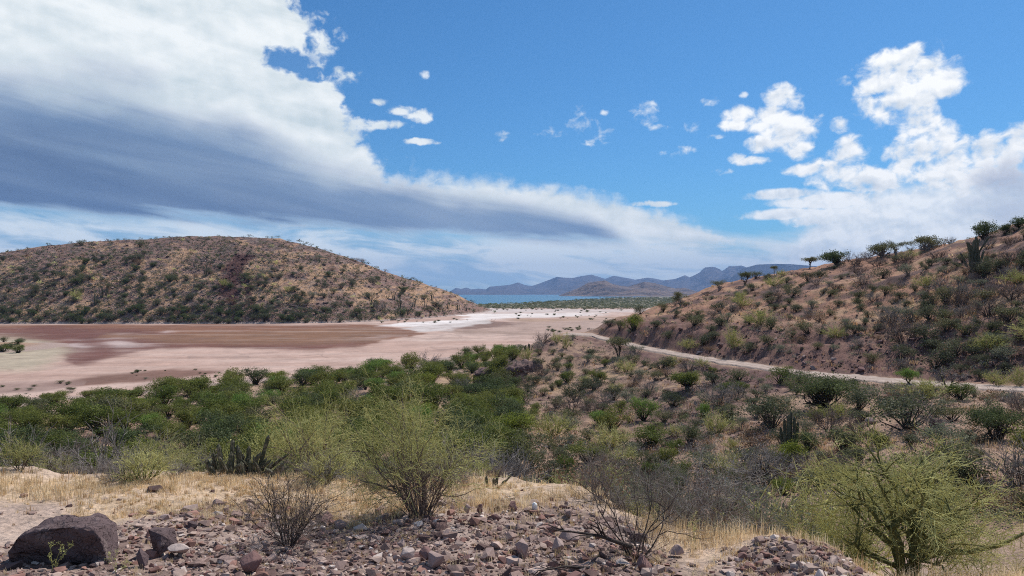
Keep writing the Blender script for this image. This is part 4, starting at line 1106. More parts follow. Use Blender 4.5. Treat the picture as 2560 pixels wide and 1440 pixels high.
cact('columnar_cactus', clump(35, 5, 0.6, 0.3, 0.4, 0.6, 0.05, 0.5), at(905, 17.0), 'dark cactus stump between the two yellow-green bushes', CG)
org = [(-.42, 0, 1.5, .085, -.12, 0, 0), (-.22, .1, 1.95, .09, -.05, 0, 0), (-.05, -.05, 2.25, .095, -.02, 0, 0), (.10, .1, 2.4, .09, .02, 0, 0), (.25, 0, 2.1, .09, .05, 0, 0), (.42, .05, 1.8, .085, .10, 0, 0), (.0, .25, 2.0, .09, 0, 0, 0), (-.3, -.2, 1.2, .08, -.1, 0, 0)]
p = spot(1974, 1128)
cact('organ_pipe_cactus', cactus(R(36), [(a, b, c * 1.0, d, e, f, g) for a, b, c, d, e, f, g in org], 9).mesh('cactus', [M['cactus']]), p, 'organ pipe cactus standing up out of a green bush on the slope', CG)
org_p = p
cact('organ_pipe_cactus', clump(37, 5, 0.5, 0.3, 0.7, 1.2, 0.06, 0.1), spot(1824, 1050), 'small organ pipe cactus between grey shrubs left of the tall one', CG)
big_org = clump(38, 16, 1.7, 1.0, 2.6, 4.0, 0.12, 0.32)
cact('organ_pipe_cactus', big_org, spot(2436, 668), 'many-armed organ pipe cactus below the dark trees at the top of the right hill', CG)
cact('organ_pipe_cactus', clump(39, 10, 1.6, 0.8, 0.7, 1.15, 0.06, 0.15), at(1322, 102.5), 'cluster of slim cactus columns on the tip of the rocky spur', CG)

# ----------------------------------------------------------------- stones and litter
SHAPES = []
for k in range(14):
    r_ = R(200 + k)
    SHAPES.append(hull_rock(r_, 1.0, r_.uniform(0.65, 0.95), r_.uniform(0.42, 0.75), n=int(r_.integers(9, 15))))
def rock_mesh(seed, s, mat, n=15, sub=2, rough=0.03, pts=None):
    return hull_rock(R(seed), *s, n=n, sub=sub, rough=rough, pts=pts).mesh('rock', [mat])
# big boulder at the lower left
Yb = 8.05
def bp(px, py, dy=0.0):
    Y = Yb + dy; return ((px - HX) / F * Y - (150 - HX) / F * Yb, dy, (HY - py) / F * Y - (HY - 1424) / F * Yb)
pts = [bp(22, 1380, .04), bp(38, 1350, 0), bp(70, 1336, -.02), bp(120, 1322, -.02), bp(172, 1318, -.02), bp(232, 1326, 0), bp(250, 1352, .03), bp(262, 1388, .06), bp(276, 1422, .10),
       bp(232, 1452, .30), bp(60, 1446, .30), bp(30, 1404, .14),
       bp(60, 1326, .35), bp(120, 1302, .50), bp(190, 1284, .60), bp(262, 1290, .62), bp(288, 1310, .55), bp(290, 1345, .45), bp(292, 1400, .40), bp(284, 1440, .5), bp(60, 1430, .9), bp(250, 1430, 1.0)]
bl = at(150, Yb); bz = (HY - 1424) / F * Yb
single('boulder', rock_mesh(41, (0.6, 0.4, 0.3), M['rough_boulder'], sub=4, rough=0.075, pts=pts), (bl[0], Yb, bz), 'biggest boulder, purple-brown with a black shaded front, at the lower left', 'boulder')
def boulder(seed, px, py, w, dpt, h, lab, mat='stone', rz=0.0, sink=0.25, nm='boulder', Y=None, sub=2):
    x, y, z = spot(px, py) if Y is None else at(px, Y)
    k = y / F
    single(nm, rock_mesh(seed, (w * k / 2, dpt * k / 2, h * k * 0.62), M[mat], sub=sub, rough=0.018 * w * k), (x, y + dpt * k * 0.2, z + h * k * (0.5 - sink * 0.4)), lab, 'stone' if nm == 'stone' else 'boulder', 'larger stones on the shelf', rz)
boulder(42, 396, 1392, 92, 80, 86, 'blocky pink-brown boulder with a dark hollow front, right of the biggest one', 'rough_boulder')
boulder(43, 352, 1420, 38, 50, 58, 'dark slab leaning on the left side of the blocky pink-brown boulder', 'boulder')
boulder(44, 440, 1396, 64, 55, 36, 'low grey-pink rock at the right foot of the blocky boulder')
boulder(45, 284, 1184, 62, 44, 30, 'pale pink rock lying in the straw at the left', 'stone')
boulder(46, 1305, 1398, 44, 44, 56, 'grey rock with a black shaded side at the bottom middle', 'stone')
boulder(47, 1310, 1384, 46, 40, 34, 'round light grey rock at the middle of the rubble', 'stone', Y=8.9)
boulder(48, 1392, 1384, 46, 44, 40, 'split grey rock pair, dark on its left, in the middle of the rubble', 'stone')
boulder(49, 1424, 1366, 62, 50, 44, 'broad pink-grey rock behind the split one', 'stone')
boulder(50, 1382, 1334, 42, 34, 26, 'flat reddish rock left of the broad pink-grey one', 'red_stone')
boulder(51, 1284, 1277, 36, 30, 24, 'reddish rock on the crest of the rubble, left of the white container', 'red_stone')
boulder(52, 1168, 1284, 24, 22, 24, 'small pinkish rock at the right foot of the fan-shaped bush', 'stone')
boulder(53, 1200, 1284, 22, 22, 28, 'dark red rock right of the small pinkish one on the crest', 'red_stone')
boulder(54, 1090, 1424, 62, 50, 48, 'pale cracked rock at the bottom edge, left of the middle', 'stone')
boulder(55, 1060, 1412, 44, 40, 46, 'reddish brown rock left of the pale cracked one', 'red_stone')
boulder(56, 1420, 1294, 40, 34, 20, 'brown flat rock right of the white container', 'stone')
boulder(57, 620, 1434, 70, 60, 60, 'dark red rock under the dark open bush', 'red_stone')
boulder(58, 1612, 1430, 50, 44, 50, 'dark brown rock at the foot of the black forked shrub', 'red_stone')
boulder(59, 1560, 1376, 40, 40, 26, 'grey flat stone left of the black forked stems', 'stone')
boulder(60, 560, 1408, 60, 44, 16, 'pale flat slab lying between the blocky boulder and the dark open bush', 'stone')
boulder(61, 1018, 1404, 48, 44, 34, 'pale pink rock in the left part of the bottom rubble', 'stone')
boulder(62, 1694, 1392, 50, 40, 30, 'pale rock half buried in straw right of the black forked shrub', 'stone')
boulder(63, 1960, 1356, 16, 16, 14, 'dark stone perched on top of the gravel heap', 'red_stone', nm='stone')
boulder(64, 1428, 1082, 54, 40, 30, 'grey boulder on the ledge above the spreading palo verde', 'stone', Y=41.0) if False else None
for (sd, px, py, w, h, lab) in ((65, 2178, 1062, 32, 20, 'grey boulder on the ledge right of the organ pipe cactus'), (66, 2340, 1068, 44, 26, 'dark boulder on the ledge near the dark spreading tree'), (67, 2268, 1040, 30, 18, 'small boulder above the ledge between two grey shrubs'),
                           (68, 1895, 1168, 28, 16, 'black rock on the slope below the organ pipe cactus'), (69, 2462, 1222, 34, 26, 'dark rock in the dry grass behind the palo verde'), (70, 1916, 1056, 30, 24, 'black rock left of the organ pipe cactus')):
    boulder(sd, px, py, w, w * 0.8, h, lab, 'red_stone' if 'dark' in lab or 'black' in lab else 'stone')
# white container
def lathe(prof, n=20):
    p_ = np.array(prof, float); a = np.linspace(0, 2 * math.pi, n + 1)
    V, q = grid(p_[:, :1] * np.cos(a), p_[:, :1] * np.sin(a), np.repeat(p_[:, 1:2], n + 1, 1))
    g = Geo(); g.add(V, quads=q, smooth=True); return g
loc = spot(1337, 1276)
g = lathe([(0.0, 0.0), (0.036, 0.0), (0.040, 0.006), (0.042, 0.02), (0.041, 0.075), (0.034, 0.092), (0.018, 0.098), (0.018, 0.104), (0.0, 0.105)])
single('plastic_container', g.mesh('container', [M['white']]), (loc[0], loc[1], loc[2] + 0.015), 'small white plastic container standing on the crest of the rubble', 'container', rot=(0.10, -0.08, 0))
# fallen branches
def branch(seed, L, r):
    rng = R(seed)
    l = grow(rng, dict(n=1, spread=0.02, length=L, r=r, steps=9, wander=0.10, up=0.0, tip=0.35), [dict(n=7, t0=0.3, ang=0.7, length=L * 0.35, r=r * 0.45, steps=5, wander=0.14, up=0), dict(n=3, t0=0.2, ang=0.7, length=L * 0.15, r=r * 0.2, steps=3, wander=0.15, up=0)], 0.0)
    g = Geo()
    for s_ in l: tubes(g, *s_, n=6)
    return g.mesh('branch', [M['wood']])
loc = spot(1500, 1388)
single('fallen_branch', branch(81, 0.9, 0.032), (loc[0] + 0.35, loc[1], loc[2] + 0.10), 'dark fallen branch lying on the stones left of the black forked shrub', 'branch', rot=(0.15, math.radians(-80), 0.1))
loc = spot(1420, 1432)
single('fallen_branch', branch(82, 0.75, 0.016), (loc[0] + 0.2, loc[1], loc[2] + 0.06), 'thin dead stick at the bottom edge below the fallen branch', 'branch', rot=(0.1, math.radians(-72), 0.2))
# dry weed in front of the boulder
loc = (bl[0] + 0.12, 7.75, float(ground(np.array([bl[0] + 0.12]), np.array([7.75]))[0]))
def weed(seed, h):
    rng = R(seed)
    L = grow(rng, dict(n=3, spread=0.35, length=h, r=0.004, steps=7, wander=0.14, up=0.02), [dict(n=7, t0=0.2, ang=0.8, length=h * 0.18, r=0.002, steps=3, wander=0.2, up=0)], 0.02)
    g = Geo()
    for l in L: tubes(g, *l, n=3)
    C = L[1][1]; i = rng.integers(0, len(C), 260)
    leaves(g, rng, C[i] + rng.normal(size=(260, 3)) * 0.008, 0.014, 2.2, tint=rng.uniform(0.7, 1.3, 260))
    return g.mesh('weed', [M['paloleaf']])
single('dry_weed', weed(83, 0.34), loc, 'dry seeding weed stalk in front of the biggest boulder', 'weed', 'weeds in the rubble')
single('dry_weed', weed(84, 0.30), spot(292, 1432), 'yellowish weed at the right foot of the biggest boulder', 'weed', 'weeds in the rubble')
single('dry_weed', weed(85, 0.42), spot(1738, 1372), 'yellow-green weed in the straw right of the black forked shrub', 'weed', 'weeds in the rubble')

# loose stones: the largest as objects, the rest as gravel
def stone_spots(n, seed, y0, y1):
    rng = R(seed); out = []
    while sum(len(o) for o in out) < n:
        px = rng.uniform(-260, 2300, n); py = rng.uniform(1225, 1560, n)
        x, y, z = hit(px, py, 4.5, 30)
        ok = ~np.isnan(y) & (y > y0) & (y < y1)
        px, py, x, y, z = px[ok], py[ok], x[ok], y[ok], z[ok]
        w = rubble_w(x, y) * np.where(px < 420, 0.55, 1.0) * np.where((px > 1640) & (px < 1780), 0.4, 1) + 0.03
        ok = rng.uniform(0, 1, len(x)) < w
        out.append(np.stack([px, py, x, y, z], 1)[ok])
    return np.concatenate(out)[:n]
SP = stone_spots(250, 301, 6.8, 13)
smesh = {}
for mk in ('stone', 'red_stone', 'boulder'):
    for k, s_ in enumerate(SHAPES): smesh[mk, k] = s_.mesh('stone', [M[mk]])
ANCH = [('around the biggest boulder', 150, 1370), ('between the boulders and the dark open bush', 520, 1390), ('around the foot of the dark open bush', 730, 1370), ('below the fan-shaped bush', 1000, 1320), ('along the bottom edge left of the middle', 980, 1430), ('on the crest by the white container', 1320, 1270),
        ('in the middle of the rubble', 1330, 1370), ('left of the black forked shrub', 1480, 1360), ('behind the black forked shrub', 1560, 1300), ('on the gravel heap at the right', 1960, 1400), ('in the straw right of the black forked shrub', 1740, 1390)]
rng = R(302)
sizes = np.clip(rng.lognormal(math.log(0.058), 0.50, 250), 0.030, 0.19)
for i in range(250):
    px, py, x, y, z = SP[i]; s_ = sizes[i]
    mk = ('stone', 'red_stone', 'boulder', 'stone')[int(rng.integers(0, 4))]
    colr = {'stone': 'pinkish grey', 'red_stone': 'reddish brown', 'boulder': 'dark purple-brown'}[mk]
    szw = 'small' if s_ < 0.058 else ('fist-sized' if s_ < 0.09 else 'large')
    an = min(ANCH, key=lambda a: abs(a[1] - px) + 2.0 * abs(a[2] - py))[0]
    lab = f'{szw} {colr} angular stone {an}'
    single('stone', smesh[mk, int(rng.integers(0, 14))], (x, y, z + s_ * 0.12), lab, 'stone', lab.replace('stone ', 'stones ', 1) if False else f'{szw} {colr} stones {an}', rot=(rng.normal() * 0.35, rng.normal() * 0.35, rng.uniform(0, 6.3)), sc=s_)

def scatter_rocks(name, pos, size, cols, seed, flat=1.0):
    """one heap of small rocks, merged"""
    rng = R(seed); N = len(pos); g = Geo(); C = []
    kk = rng.integers(0, len(SHAPES), N)
    for k, sh in enumerate(SHAPES):
        idx = np.where(kk == k)[0]
        if not len(idx): continue
        V0 = np.concatenate(sh.V); T0 = sh.Ft[0][0]; nv = len(V0)
        a = rng.uniform(0, 2 * math.pi, len(idx)); b = rng.normal(size=len(idx)) * 0.45
        ca, sa, cb, sb = np.cos(a), np.sin(a), np.cos(b), np.sin(b)
        V = V0[None] * size[idx][:, None, None]
        Xr = V[..., 0]; Yr = V[..., 1] * cb[:, None] - V[..., 2] * sb[:, None]; Zr = V[..., 1] * sb[:, None] + V[..., 2] * cb[:, None]
        P = np.stack([Xr * ca[:, None] - Yr * sa[:, None], Xr * sa[:, None] + Yr * ca[:, None], Zr * flat], -1) + pos[idx][:, None, :]
        T = T0[None] + (np.arange(len(idx)) * nv)[:, None, None]
        g.add(P.reshape(-1, 3), tris=T.reshape(-1, 3)); C.append(np.repeat(cols[idx], nv, 0))
    return structure(name, g.mesh(name, [M['rubble']], cols=np.concatenate(C)), 'stuff')

def pal(rng, n, cols, p=None):
    c = np.array(cols)[rng.choice(len(cols), n, p=p)]
    return c * rng.uniform(0.75, 1.25, (n, 1))
STC = ((0.33, 0.225, 0.19), (0.50, 0.365, 0.305), (0.16, 0.10, 0.088), (0.32, 0.175, 0.14), (0.68, 0.56, 0.49))
a = stone_spots(17000, 303, 4.6, 14); rng = R(304); n = len(a)
sz = np.clip(rng.lognormal(math.log(0.022), 0.72, n), 0.009, 0.14) * np.sqrt(a[:, 3] / 9)
scatter_rocks('gravel', np.stack([a[:, 2], a[:, 3], a[:, 4] + sz * 0.08], 1), sz, pal(rng, n, STC, (0.34, 0.22, 0.22, 0.15, 0.07)), 305)
# ----------------------------------------------------------------- straw
def blades(name, base, h, w, cols, seed, per=16, spread=0.10, lean=0.45):
    """tufts of bent blades merged into one"""
    rng = R(seed); N = len(base)
    b = np.repeat(base, per, 0); n = len(b)
    hh = np.repeat(h, per) * rng.uniform(0.45, 1.15, n); ww = np.repeat(w, per) * rng.uniform(0.6, 1.3, n)
    sp = np.repeat(h, per) * spread * 3
    b = b + np.stack([rng.normal(size=n) * sp, rng.normal(size=n) * sp, np.zeros(n)], 1)
    a = rng.uniform(0, 2 * math.pi, n); L = np.abs(rng.normal(size=n)) * lean
    d = np.stack([np.cos(a), np.sin(a), 0 * a], 1); s = np.stack([-np.sin(a + rng.normal(size=n)), np.cos(a), 0 * a], 1)
    up = np.array([0, 0, 1.0])
    m = b + up * (hh * 0.55)[:, None] + d * (hh * L * 0.35)[:, None]
    t = b + up * (hh * np.maximum(1 - 0.45 * L, 0.3))[:, None] + d * (hh * L)[:, None]
    b = b - up * 0.03
    V = np.stack([b - s * ww[:, None] * .5, b + s * ww[:, None] * .5, m - s * ww[:, None] * .4, m + s * ww[:, None] * .4, t], 1).reshape(-1, 3)
    k = np.arange(n) * 5
    q = np.stack([k, k + 1, k + 3, k + 2], 1); T = np.stack([k + 2, k + 3, k + 4], 1)
    c = np.repeat(np.repeat(cols, per, 0) * rng.uniform(0.8, 1.2, (n, 1)), 5, 0)
    g = Geo(); g.add(V, quads=q, tris=T)
    return structure(name, g.mesh(name, [M['grass']], cols=c), 'stuff')

rng = R(401)
n = 30000
px = rng.uniform(-260, 2750, n); py = rng.uniform(1150, 1500, n)
x, y, z = hit(px, py, 4.5, 24)
ok = ~np.isnan(y) & (y < 19)
px, py, x, y, z = px[ok], py[ok], x[ok], y[ok], z[ok]
w = grass_w(x, y) * (0.12 + 0.88 * sst(-0.25, 0.3, fbm(x * 0.9, y * 0.9, 55, 3) + 0.12)) + 0.05 + 0.30 * sst(0.12, 0.45, fbm(x * 0.7, y * 0.7, 60, 3))
w *= np.where((px < 330) & (py > 1235), 0.35, 1) * np.where((px > 480) & (px < 620), 1.2, 1)
ok = rng.uniform(0, 1, len(x)) < w
x, y, z, px, py = x[ok], y[ok], z[ok], px[ok], py[ok]
tall = 0.5 + 0.8 * sst(-0.2, 0.4, fbm(x * 0.7, y * 0.7, 56, 3))
h = 0.155 * tall * rng.uniform(0.6, 1.5, len(x)) * np.where(px > 1600, 1.25, 1) * np.clip(grass_w(x, y) + 0.35, 0.5, 1)
cc = pal(rng, len(x), ((0.74, 0.57, 0.34), (0.64, 0.46, 0.25), (0.78, 0.64, 0.43), (0.46, 0.30, 0.16)), (0.4, 0.25, 0.25, 0.10))
blades('dry_grass', np.stack([x, y, z], 1), h, 0.006 * np.ones(len(x)) * (y / 11), cc, 402, per=15)

# straw patches on the far side of the wash and on the hill by the road
rng = R(403); n = 9000
px = rng.uniform(1150, 2800, n); py = rng.uniform(560, 1400, n)
x, y, z = hit(px, py, 20, 160)
ok = ~np.isnan(y) & (y > 21)
px, x, y, z = px[ok], x[ok], y[ok], z[ok]
nr, fr = road_edges(px); he3 = np.interp(px, HPX, HY_[:, 4])
on = (y > nr - 1.0) & (y < fr + 0.6) & (px > 1390)
w = sst(-0.15, 0.4, fbm(x * 0.16, y * 0.16, 57, 3) + 0.04) * np.where((y > fr) & (y < he3 + 5), 0.25, 1) * np.where(y > 95, 0.7, 1)
ok = (rng.uniform(0, 1, len(x)) < w) & ~on
x, y, z = x[ok], y[ok], z[ok]
cc = pal(rng, len(x), ((0.56, 0.38, 0.21), (0.44, 0.26, 0.14), (0.62, 0.47, 0.29), (0.32, 0.20, 0.13)))
blades('dry_grass', np.stack([x, y, z], 1), rng.uniform(0.18, 0.5, len(x)), 0.0009 * y * rng.uniform(0.7, 1.3, len(x)), cc, 404, per=11, spread=0.18)

# ----------------------------------------------------------------- rubble on the slopes
def sample_img(n, seed, x0, x1, y0, y1, ya, yb, fn=None):
    rng = R(seed); px = rng.uniform(x0, x1, n); py = rng.uniform(y0, y1, n)
    x, y, z = hit(px, py, ya, yb, fn); ok = ~np.isnan(y)
    return px[ok], py[ok], x[ok], y[ok], z[ok]
px, py, x, y, z = sample_img(14000, 411, 1180, 2800, 560, 1320, 21, 160)
nr, fr = road_edges(px); bt = np.interp(px, HPX, HY_[:, 4])
bank = ((y > fr + 0.3) & (y < bt + 7) & (px > 1480)); fill = (y > nr - 9) & (y < nr - 0.7) & (px < 2250)
on = (y > nr - 0.7) & (y < fr + 0.3) & (px > 1390)
w = np.where(bank, 0.85, np.where(fill, 0.75, 0.22)) * sst(-0.5, 0.35, fbm(x * 0.2, y * 0.2, 58, 3))
rng = R(412); ok = (rng.uniform(0, 1, len(x)) < w) & ~on & (y > 22)
x, y, z, bank, fill = x[ok], y[ok], z[ok], bank[ok], fill[ok]
sz = np.clip(rng.lognormal(math.log(0.17), 0.5, len(x)), 0.06, 0.7) * np.where(bank | fill, 1.0, 0.85)
cc = np.where((bank | fill)[:, None], pal(rng, len(x), ((0.18, 0.10, 0.092), (0.27, 0.16, 0.145), (0.12, 0.068, 0.062), (0.38, 0.28, 0.26)), (0.42, 0.25, 0.25, 0.08)), pal(rng, len(x), ((0.25, 0.155, 0.13), (0.36, 0.25, 0.205), (0.15, 0.09, 0.08))))
scatter_rocks('rubble', np.stack([x, y, z + sz * 0.15], 1), sz, cc, 413)
# left hill
px, py, x, y, z = sample_img(5200, 421, -150, 1240, 592, 806, 255, 560, hill_z)
cx = np.interp(py, [630, 660, 700, 735, 770, 800], [608, 600, 575, 570, 580, 585]); scar = (np.abs(px - cx) < 34) & (py > 632) & (py < 770)
n2 = fbm(x * 0.05, z * 0.16, 81, 4)
rng = R(422); ok = rng.uniform(0, 1, len(x)) < np.where(scar, 0.95, 0.50 - 0.5 * n2)
x, y, z, scar, py = x[ok], y[ok], z[ok], scar[ok], py[ok]
sz = np.clip(rng.lognormal(math.log(0.48), 0.45, len(x)), 0.2, 1.5)
cc = np.where(scar[:, None], pal(rng, len(x), ((0.105, 0.05, 0.045), (0.16, 0.085, 0.078), (0.23, 0.14, 0.13)), (0.6, 0.3, 0.1)), pal(rng, len(x), ((0.25, 0.175, 0.15), (0.33, 0.245, 0.21), (0.16, 0.11, 0.10))))
scatter_rocks('rubble', np.stack([x, y, z + sz * 0.15], 1), sz, cc, 423, 0.8)

# ----------------------------------------------------------------- rock outcrop with a hollow, at the tip of the spur
def outcrop():
    p = [(-3.6, -1.2, 1.6), (-3.2, 1.8, 1.9), (-1.8, -1.7, 1.75), (0.3, -1.9, 2.0), (2.2, -1.5, 2.4), (3.6, -0.6, 2.9), (3.4, 2.2, 3.1), (0, 2.6, 2.6), (-3.3, -0.6, 1.1), (-1.5, -0.6, 0.9), (0.6, -0.5, 0.9), (2.4, -0.3, 1.2),
         (-2.8, 1.0, -1.5), (3.2, 1.0, -1.5), (0, 0.7, -1.5), (-2.8, 2.2, -1.5), (3.2, 2.4, -1.5)]
    return hull_rock(R(5), 3.4, 2, 2, pts=p, sub=4, rough=0.75)
ox, oy, oz = at(1252, 91.6)
single('rock_outcrop', outcrop().mesh('rock_outcrop', [M['outcrop']]), (ox, oy, -11.55), 'overhanging red-brown rock ledge with a black hollow beneath it, at the tip of the spur', 'rock')
single('rock_outcrop', rock_mesh(71, (2.6, 1.8, 1.5), M['outcrop'], n=20, sub=3, rough=0.3), (at(1322, 93.5)[0], 93.5, at(1322, 93.5)[2] - 0.1), 'jagged dark rock right of the overhanging ledge', 'rock')

# ----------------------------------------------------------------- bushes seen from afar
def proto_leafy(mk, wood, k, **kw):
    out = []
    for i in range(k):
        g = leafy(R(500 + hash(mk) % 1 + i * 13 + sum(map(ord, mk))), **kw); out.append(g.mesh(mk + '_crown', [M[mk], M[wood]]))
    return out
def proto_twig(mk, wood, k, seed, n=14, spread=0.9, dens=(5, 5), r=0.012, leaf=0, lm=None, h=0.8, lsz=0.03):
    out = []
    for i in range(k):
        rng = R(seed + i)
        L = grow(rng, dict(n=n, spread=spread, length=h * 0.62, r=r, steps=4, wander=0.14, up=0.03), [dict(n=dens[0], t0=0.2, ang=0.65, length=h * 0.38, r=r * 0.6, steps=3, wander=0.16, up=0.03), dict(n=dens[1], t0=0.1, ang=0.7, length=h * 0.20, r=r * 0.42, steps=2, wander=0.16, up=0.02)], 0.05)
        g = Geo(); tubes(g, *L[0], n=4, mi=1); tubes(g, *L[1], n=3, mi=0, tint=rng.uniform(.75, 1.25, len(L[1][0]))); tubes(g, *L[2], n=3, mi=0, tint=rng.uniform(.75, 1.25, len(L[2][0])))
        if leaf:
            P1 = L[2][1]; j = rng.integers(0, len(P1), leaf)
            leaves(g, rng, P1[j] + rng.normal(size=(leaf, 3)) * 0.02, lsz, 2.2, mi=2, tint=rng.uniform(.7, 1.3, leaf))
        out.append(g.mesh('bush', [M[mk], M[wood], M[lm or mk]]))
    return out
PR = {
    'mesq': proto_leafy('mesq', 'wood', 6, w=1.0, h=0.78, lumps=9, clusters=120, n=4200, leaf=0.034, spread=0.05),
    'lime': proto_leafy('lime', 'wood', 3, w=1.0, h=0.62, lumps=9, clusters=120, n=4200, leaf=0.032, spread=0.05),
    'bright': proto_leafy('bright', 'wood', 3, w=1.0, h=0.72, lumps=9, clusters=120, n=4200, leaf=0.034, spread=0.05),
    'dark': proto_leafy('dark', 'wood', 4, w=1.0, h=0.74, lumps=8, clusters=110, n=3800, leaf=0.034, spread=0.05),
    'olive': proto_leafy('olive', 'wood', 5, w=1.0, h=0.70, lumps=6, clusters=70, n=1500, leaf=0.042, spread=0.07),
    'sage': proto_leafy('sage', 'greywood', 5, w=1.0, h=0.62, lumps=6, clusters=70, n=1500, leaf=0.038, spread=0.07),
    'thorn': proto_leafy('thorn', 'wood', 5, w=1.0, h=0.68, lumps=6, clusters=70, n=1700, leaf=0.042, spread=0.07),
    'rust': proto_leafy('rust', 'brownwood', 3, w=1.0, h=0.55, lumps=6, clusters=60, n=1000, leaf=0.036, spread=0.08),
    'bare': proto_twig('greywood', 'wood', 4, 600, 16, 0.95, (5, 6), 0.011, h=0.85),
    'brown': proto_twig('brownwood', 'wood', 4, 620, 16, 0.95, (5, 6), 0.011, h=0.8),
    'palo': proto_twig('paloleaf', 'palobark', 4, 640, 16, 0.85, (6, 7), 0.012, 900, 'paloleaf', 0.95, 0.03),
}
LOOK = {'mesq': ('mesquite_bush', 'dark green mesquite bush'), 'lime': ('yellow_bush', 'yellow-green leafy bush'), 'bright': ('acacia_bush', 'bright green mesquite bush'), 'dark': ('mesquite_bush', 'deep green dense mesquite bush'),  # the bright crowns are mesquite too, under a separate name
        'olive': ('olive_shrub', 'olive-green rounded shrub'), 'sage': ('sage_shrub', 'grey-green low shrub'), 'thorn': ('thorn_shrub', 'dark grey-green shrub'), 'rust': ('dry_shrub', 'rust-brown dried shrub'), 'bare': ('bare_shrub', 'grey leafless shrub'), 'brown': ('dry_shrub', 'brown leafless shrub'), 'palo': ('palo_verde_bush', 'pale yellow-green twiggy bush')}
def cut(t):
    if len(t.split()) > 14: t = t.replace('at the foot of', 'below').replace('bushes on its tail', 'bushes, on its tail')
    return t if len(t.split()) <= 14 else ' '.join(w for w in t.split() if w not in ('pale', 'dense', 'twiggy', 'rounded', 'scree', 'low'))
def put(kind, loc, w, lab, group, rng, hs=1.0, name=None, cat=None, tilt=0.0):
    me = PR[kind][int(rng.integers(0, len(PR[kind])))]
    nm = name or LOOK[kind][0]
    lab = cut(lab); group = cut(group)
    return single(nm, me, (loc[0], loc[1], loc[2] - 0.03 * w), lab, cat or nm.split('_')[-1], group, rz=rng.uniform(0, 6.28), sc=(w * rng.uniform(0.9, 1.1), w * rng.uniform(0.9, 1.1), w * hs * rng.uniform(0.85, 1.15)))

USED = []        # (px, py, radius) of what is placed by hand
def seat(kind, px, pyb, wpx, hpx, lab, name=None, Y=None, group='bushes that stand out on the slopes'):
    rng = R(int(px * 7 + pyb)); loc = spot(px, pyb) if Y is None else at(px, Y)
    w = wpx / F * loc[1]; h = hpx / F * loc[1]
    me = PR[kind][int(rng.integers(0, len(PR[kind])))]
    hz = max(v.co.z for v in me.vertices); wx = 0.5 * (me.vertices and max(v.co.x for v in me.vertices) - min(v.co.x for v in me.vertices)) * 2
    nm = name or LOOK[kind][0]
    USED.append((px, pyb - hpx / 2, wpx / 2))
    return single(nm, me, (loc[0], loc[1], loc[2] - 0.04 * h), lab, nm.split('_')[-1], group, rz=rng.uniform(0, 6.28), sc=(w / wx, w / wx, h / hz))
def tree(seed, kind, px, pyb, wpx, hpx, lab, wood='wood', trunk=0.35, n=1600, Y=None, stems=2, spread=0.35, leaf=0.045, group='trees that stand out on the slopes', name='desert_tree', flat=0.6, lumps=6):
    rng = R(seed); loc = spot(px, pyb) if Y is None else at(px, Y)
    w = wpx / F * loc[1]; h = hpx / F * loc[1]
    g = leafy(rng, w=1.0, h=h / w, lumps=lumps + 2, clusters=90, n=int(n * 1.8), leaf=leaf * 0.85, spread=0.055, trunk=trunk * h / w, wood=False, flat=flat)
    L = grow(rng, dict(n=stems, spread=spread, length=(trunk + 0.16) * h / w, r=0.035, steps=5, wander=0.12, up=0.03, tip=0.6), [dict(n=6, t0=0.4, ang=0.75, length=0.20, r=0.016, steps=4, wander=0.15, up=0.03), dict(n=5, t0=0.3, ang=0.7, length=0.12, r=0.008, steps=3, wander=0.15, up=0.0)], 0.02)
    t = Geo()
    for l in L: tubes(t, *l, n=5)
    USED.append((px, pyb - hpx / 2, wpx / 2))
    return thing(name, (loc[0], loc[1], loc[2] - 0.02 * h), lab, 'tree', group, [('trunk', t.mesh('trunk', [M[wood]])), ('crown', g.mesh('crown', [M[kind]]))], rz=rng.uniform(-0.5, 0.5), sc=w)

# skyline of the right hill
tree(701, 'olive', 2025, 672, 46, 34, 'small umbrella-shaped tree alone on the skyline of the right hill', trunk=0.4)
tree(702, 'olive', 1862, 712, 50, 38, 'flat-topped tree against the blue mesa on the lower skyline', trunk=0.35)
tree(703, 'olive', 1938, 692, 26, 34, 'thin upright tree between the flat-topped and the umbrella-shaped one', 'greywood', trunk=0.35)
tree(704, 'dark', 2092, 664, 80, 40, 'wide dark bushy tree right of the small umbrella-shaped one', trunk=0.05, n=2200, stems=5, spread=0.8, lumps=9, flat=0.95)
tree(705, 'olive', 2205, 642, 78, 40, 'spreading tree with pale stems halfway up the skyline', 'greywood', trunk=0.06, n=1700, stems=5, spread=0.8, lumps=9, flat=0.95)
tree(706, 'sage', 2240, 640, 50, 44, 'thin greyish tree beside the spreading one with pale stems', 'greywood', trunk=0.25, n=900, stems=3)
tree(707, 'olive', 2318, 625, 84, 42, 'broad pale green tree on the upper skyline', 'greywood', trunk=0.06, n=1700, stems=5, spread=0.8, lumps=9, flat=0.95)
tree(708, 'sage', 2275, 632, 40, 34, 'small thin tree left of the broad pale green one', 'greywood', trunk=0.25, n=700, stems=3)
tree(709, 'dark', 2462, 600, 74, 50, 'tall dark tree at the top of the right hill above the organ pipe cactus', trunk=0.08, n=2600, stems=4, spread=0.6, lumps=10, flat=0.95)
tree(710, 'dark', 2515, 588, 46, 34, 'second dark tree close to the tall one at the hilltop', trunk=0.08, n=1800, stems=3, lumps=8, flat=0.95)
tree(711, 'dark', 2548, 572, 60, 34, 'dark tree cut by the right frame edge at the hilltop', trunk=0.08, n=1800, stems=3, lumps=8, flat=0.95)
tree(712, 'sage', 1797, 728, 44, 34, 'pale grey-green tree low on the skyline near the bay', 'greywood', trunk=0.2, n=1100, stems=3)
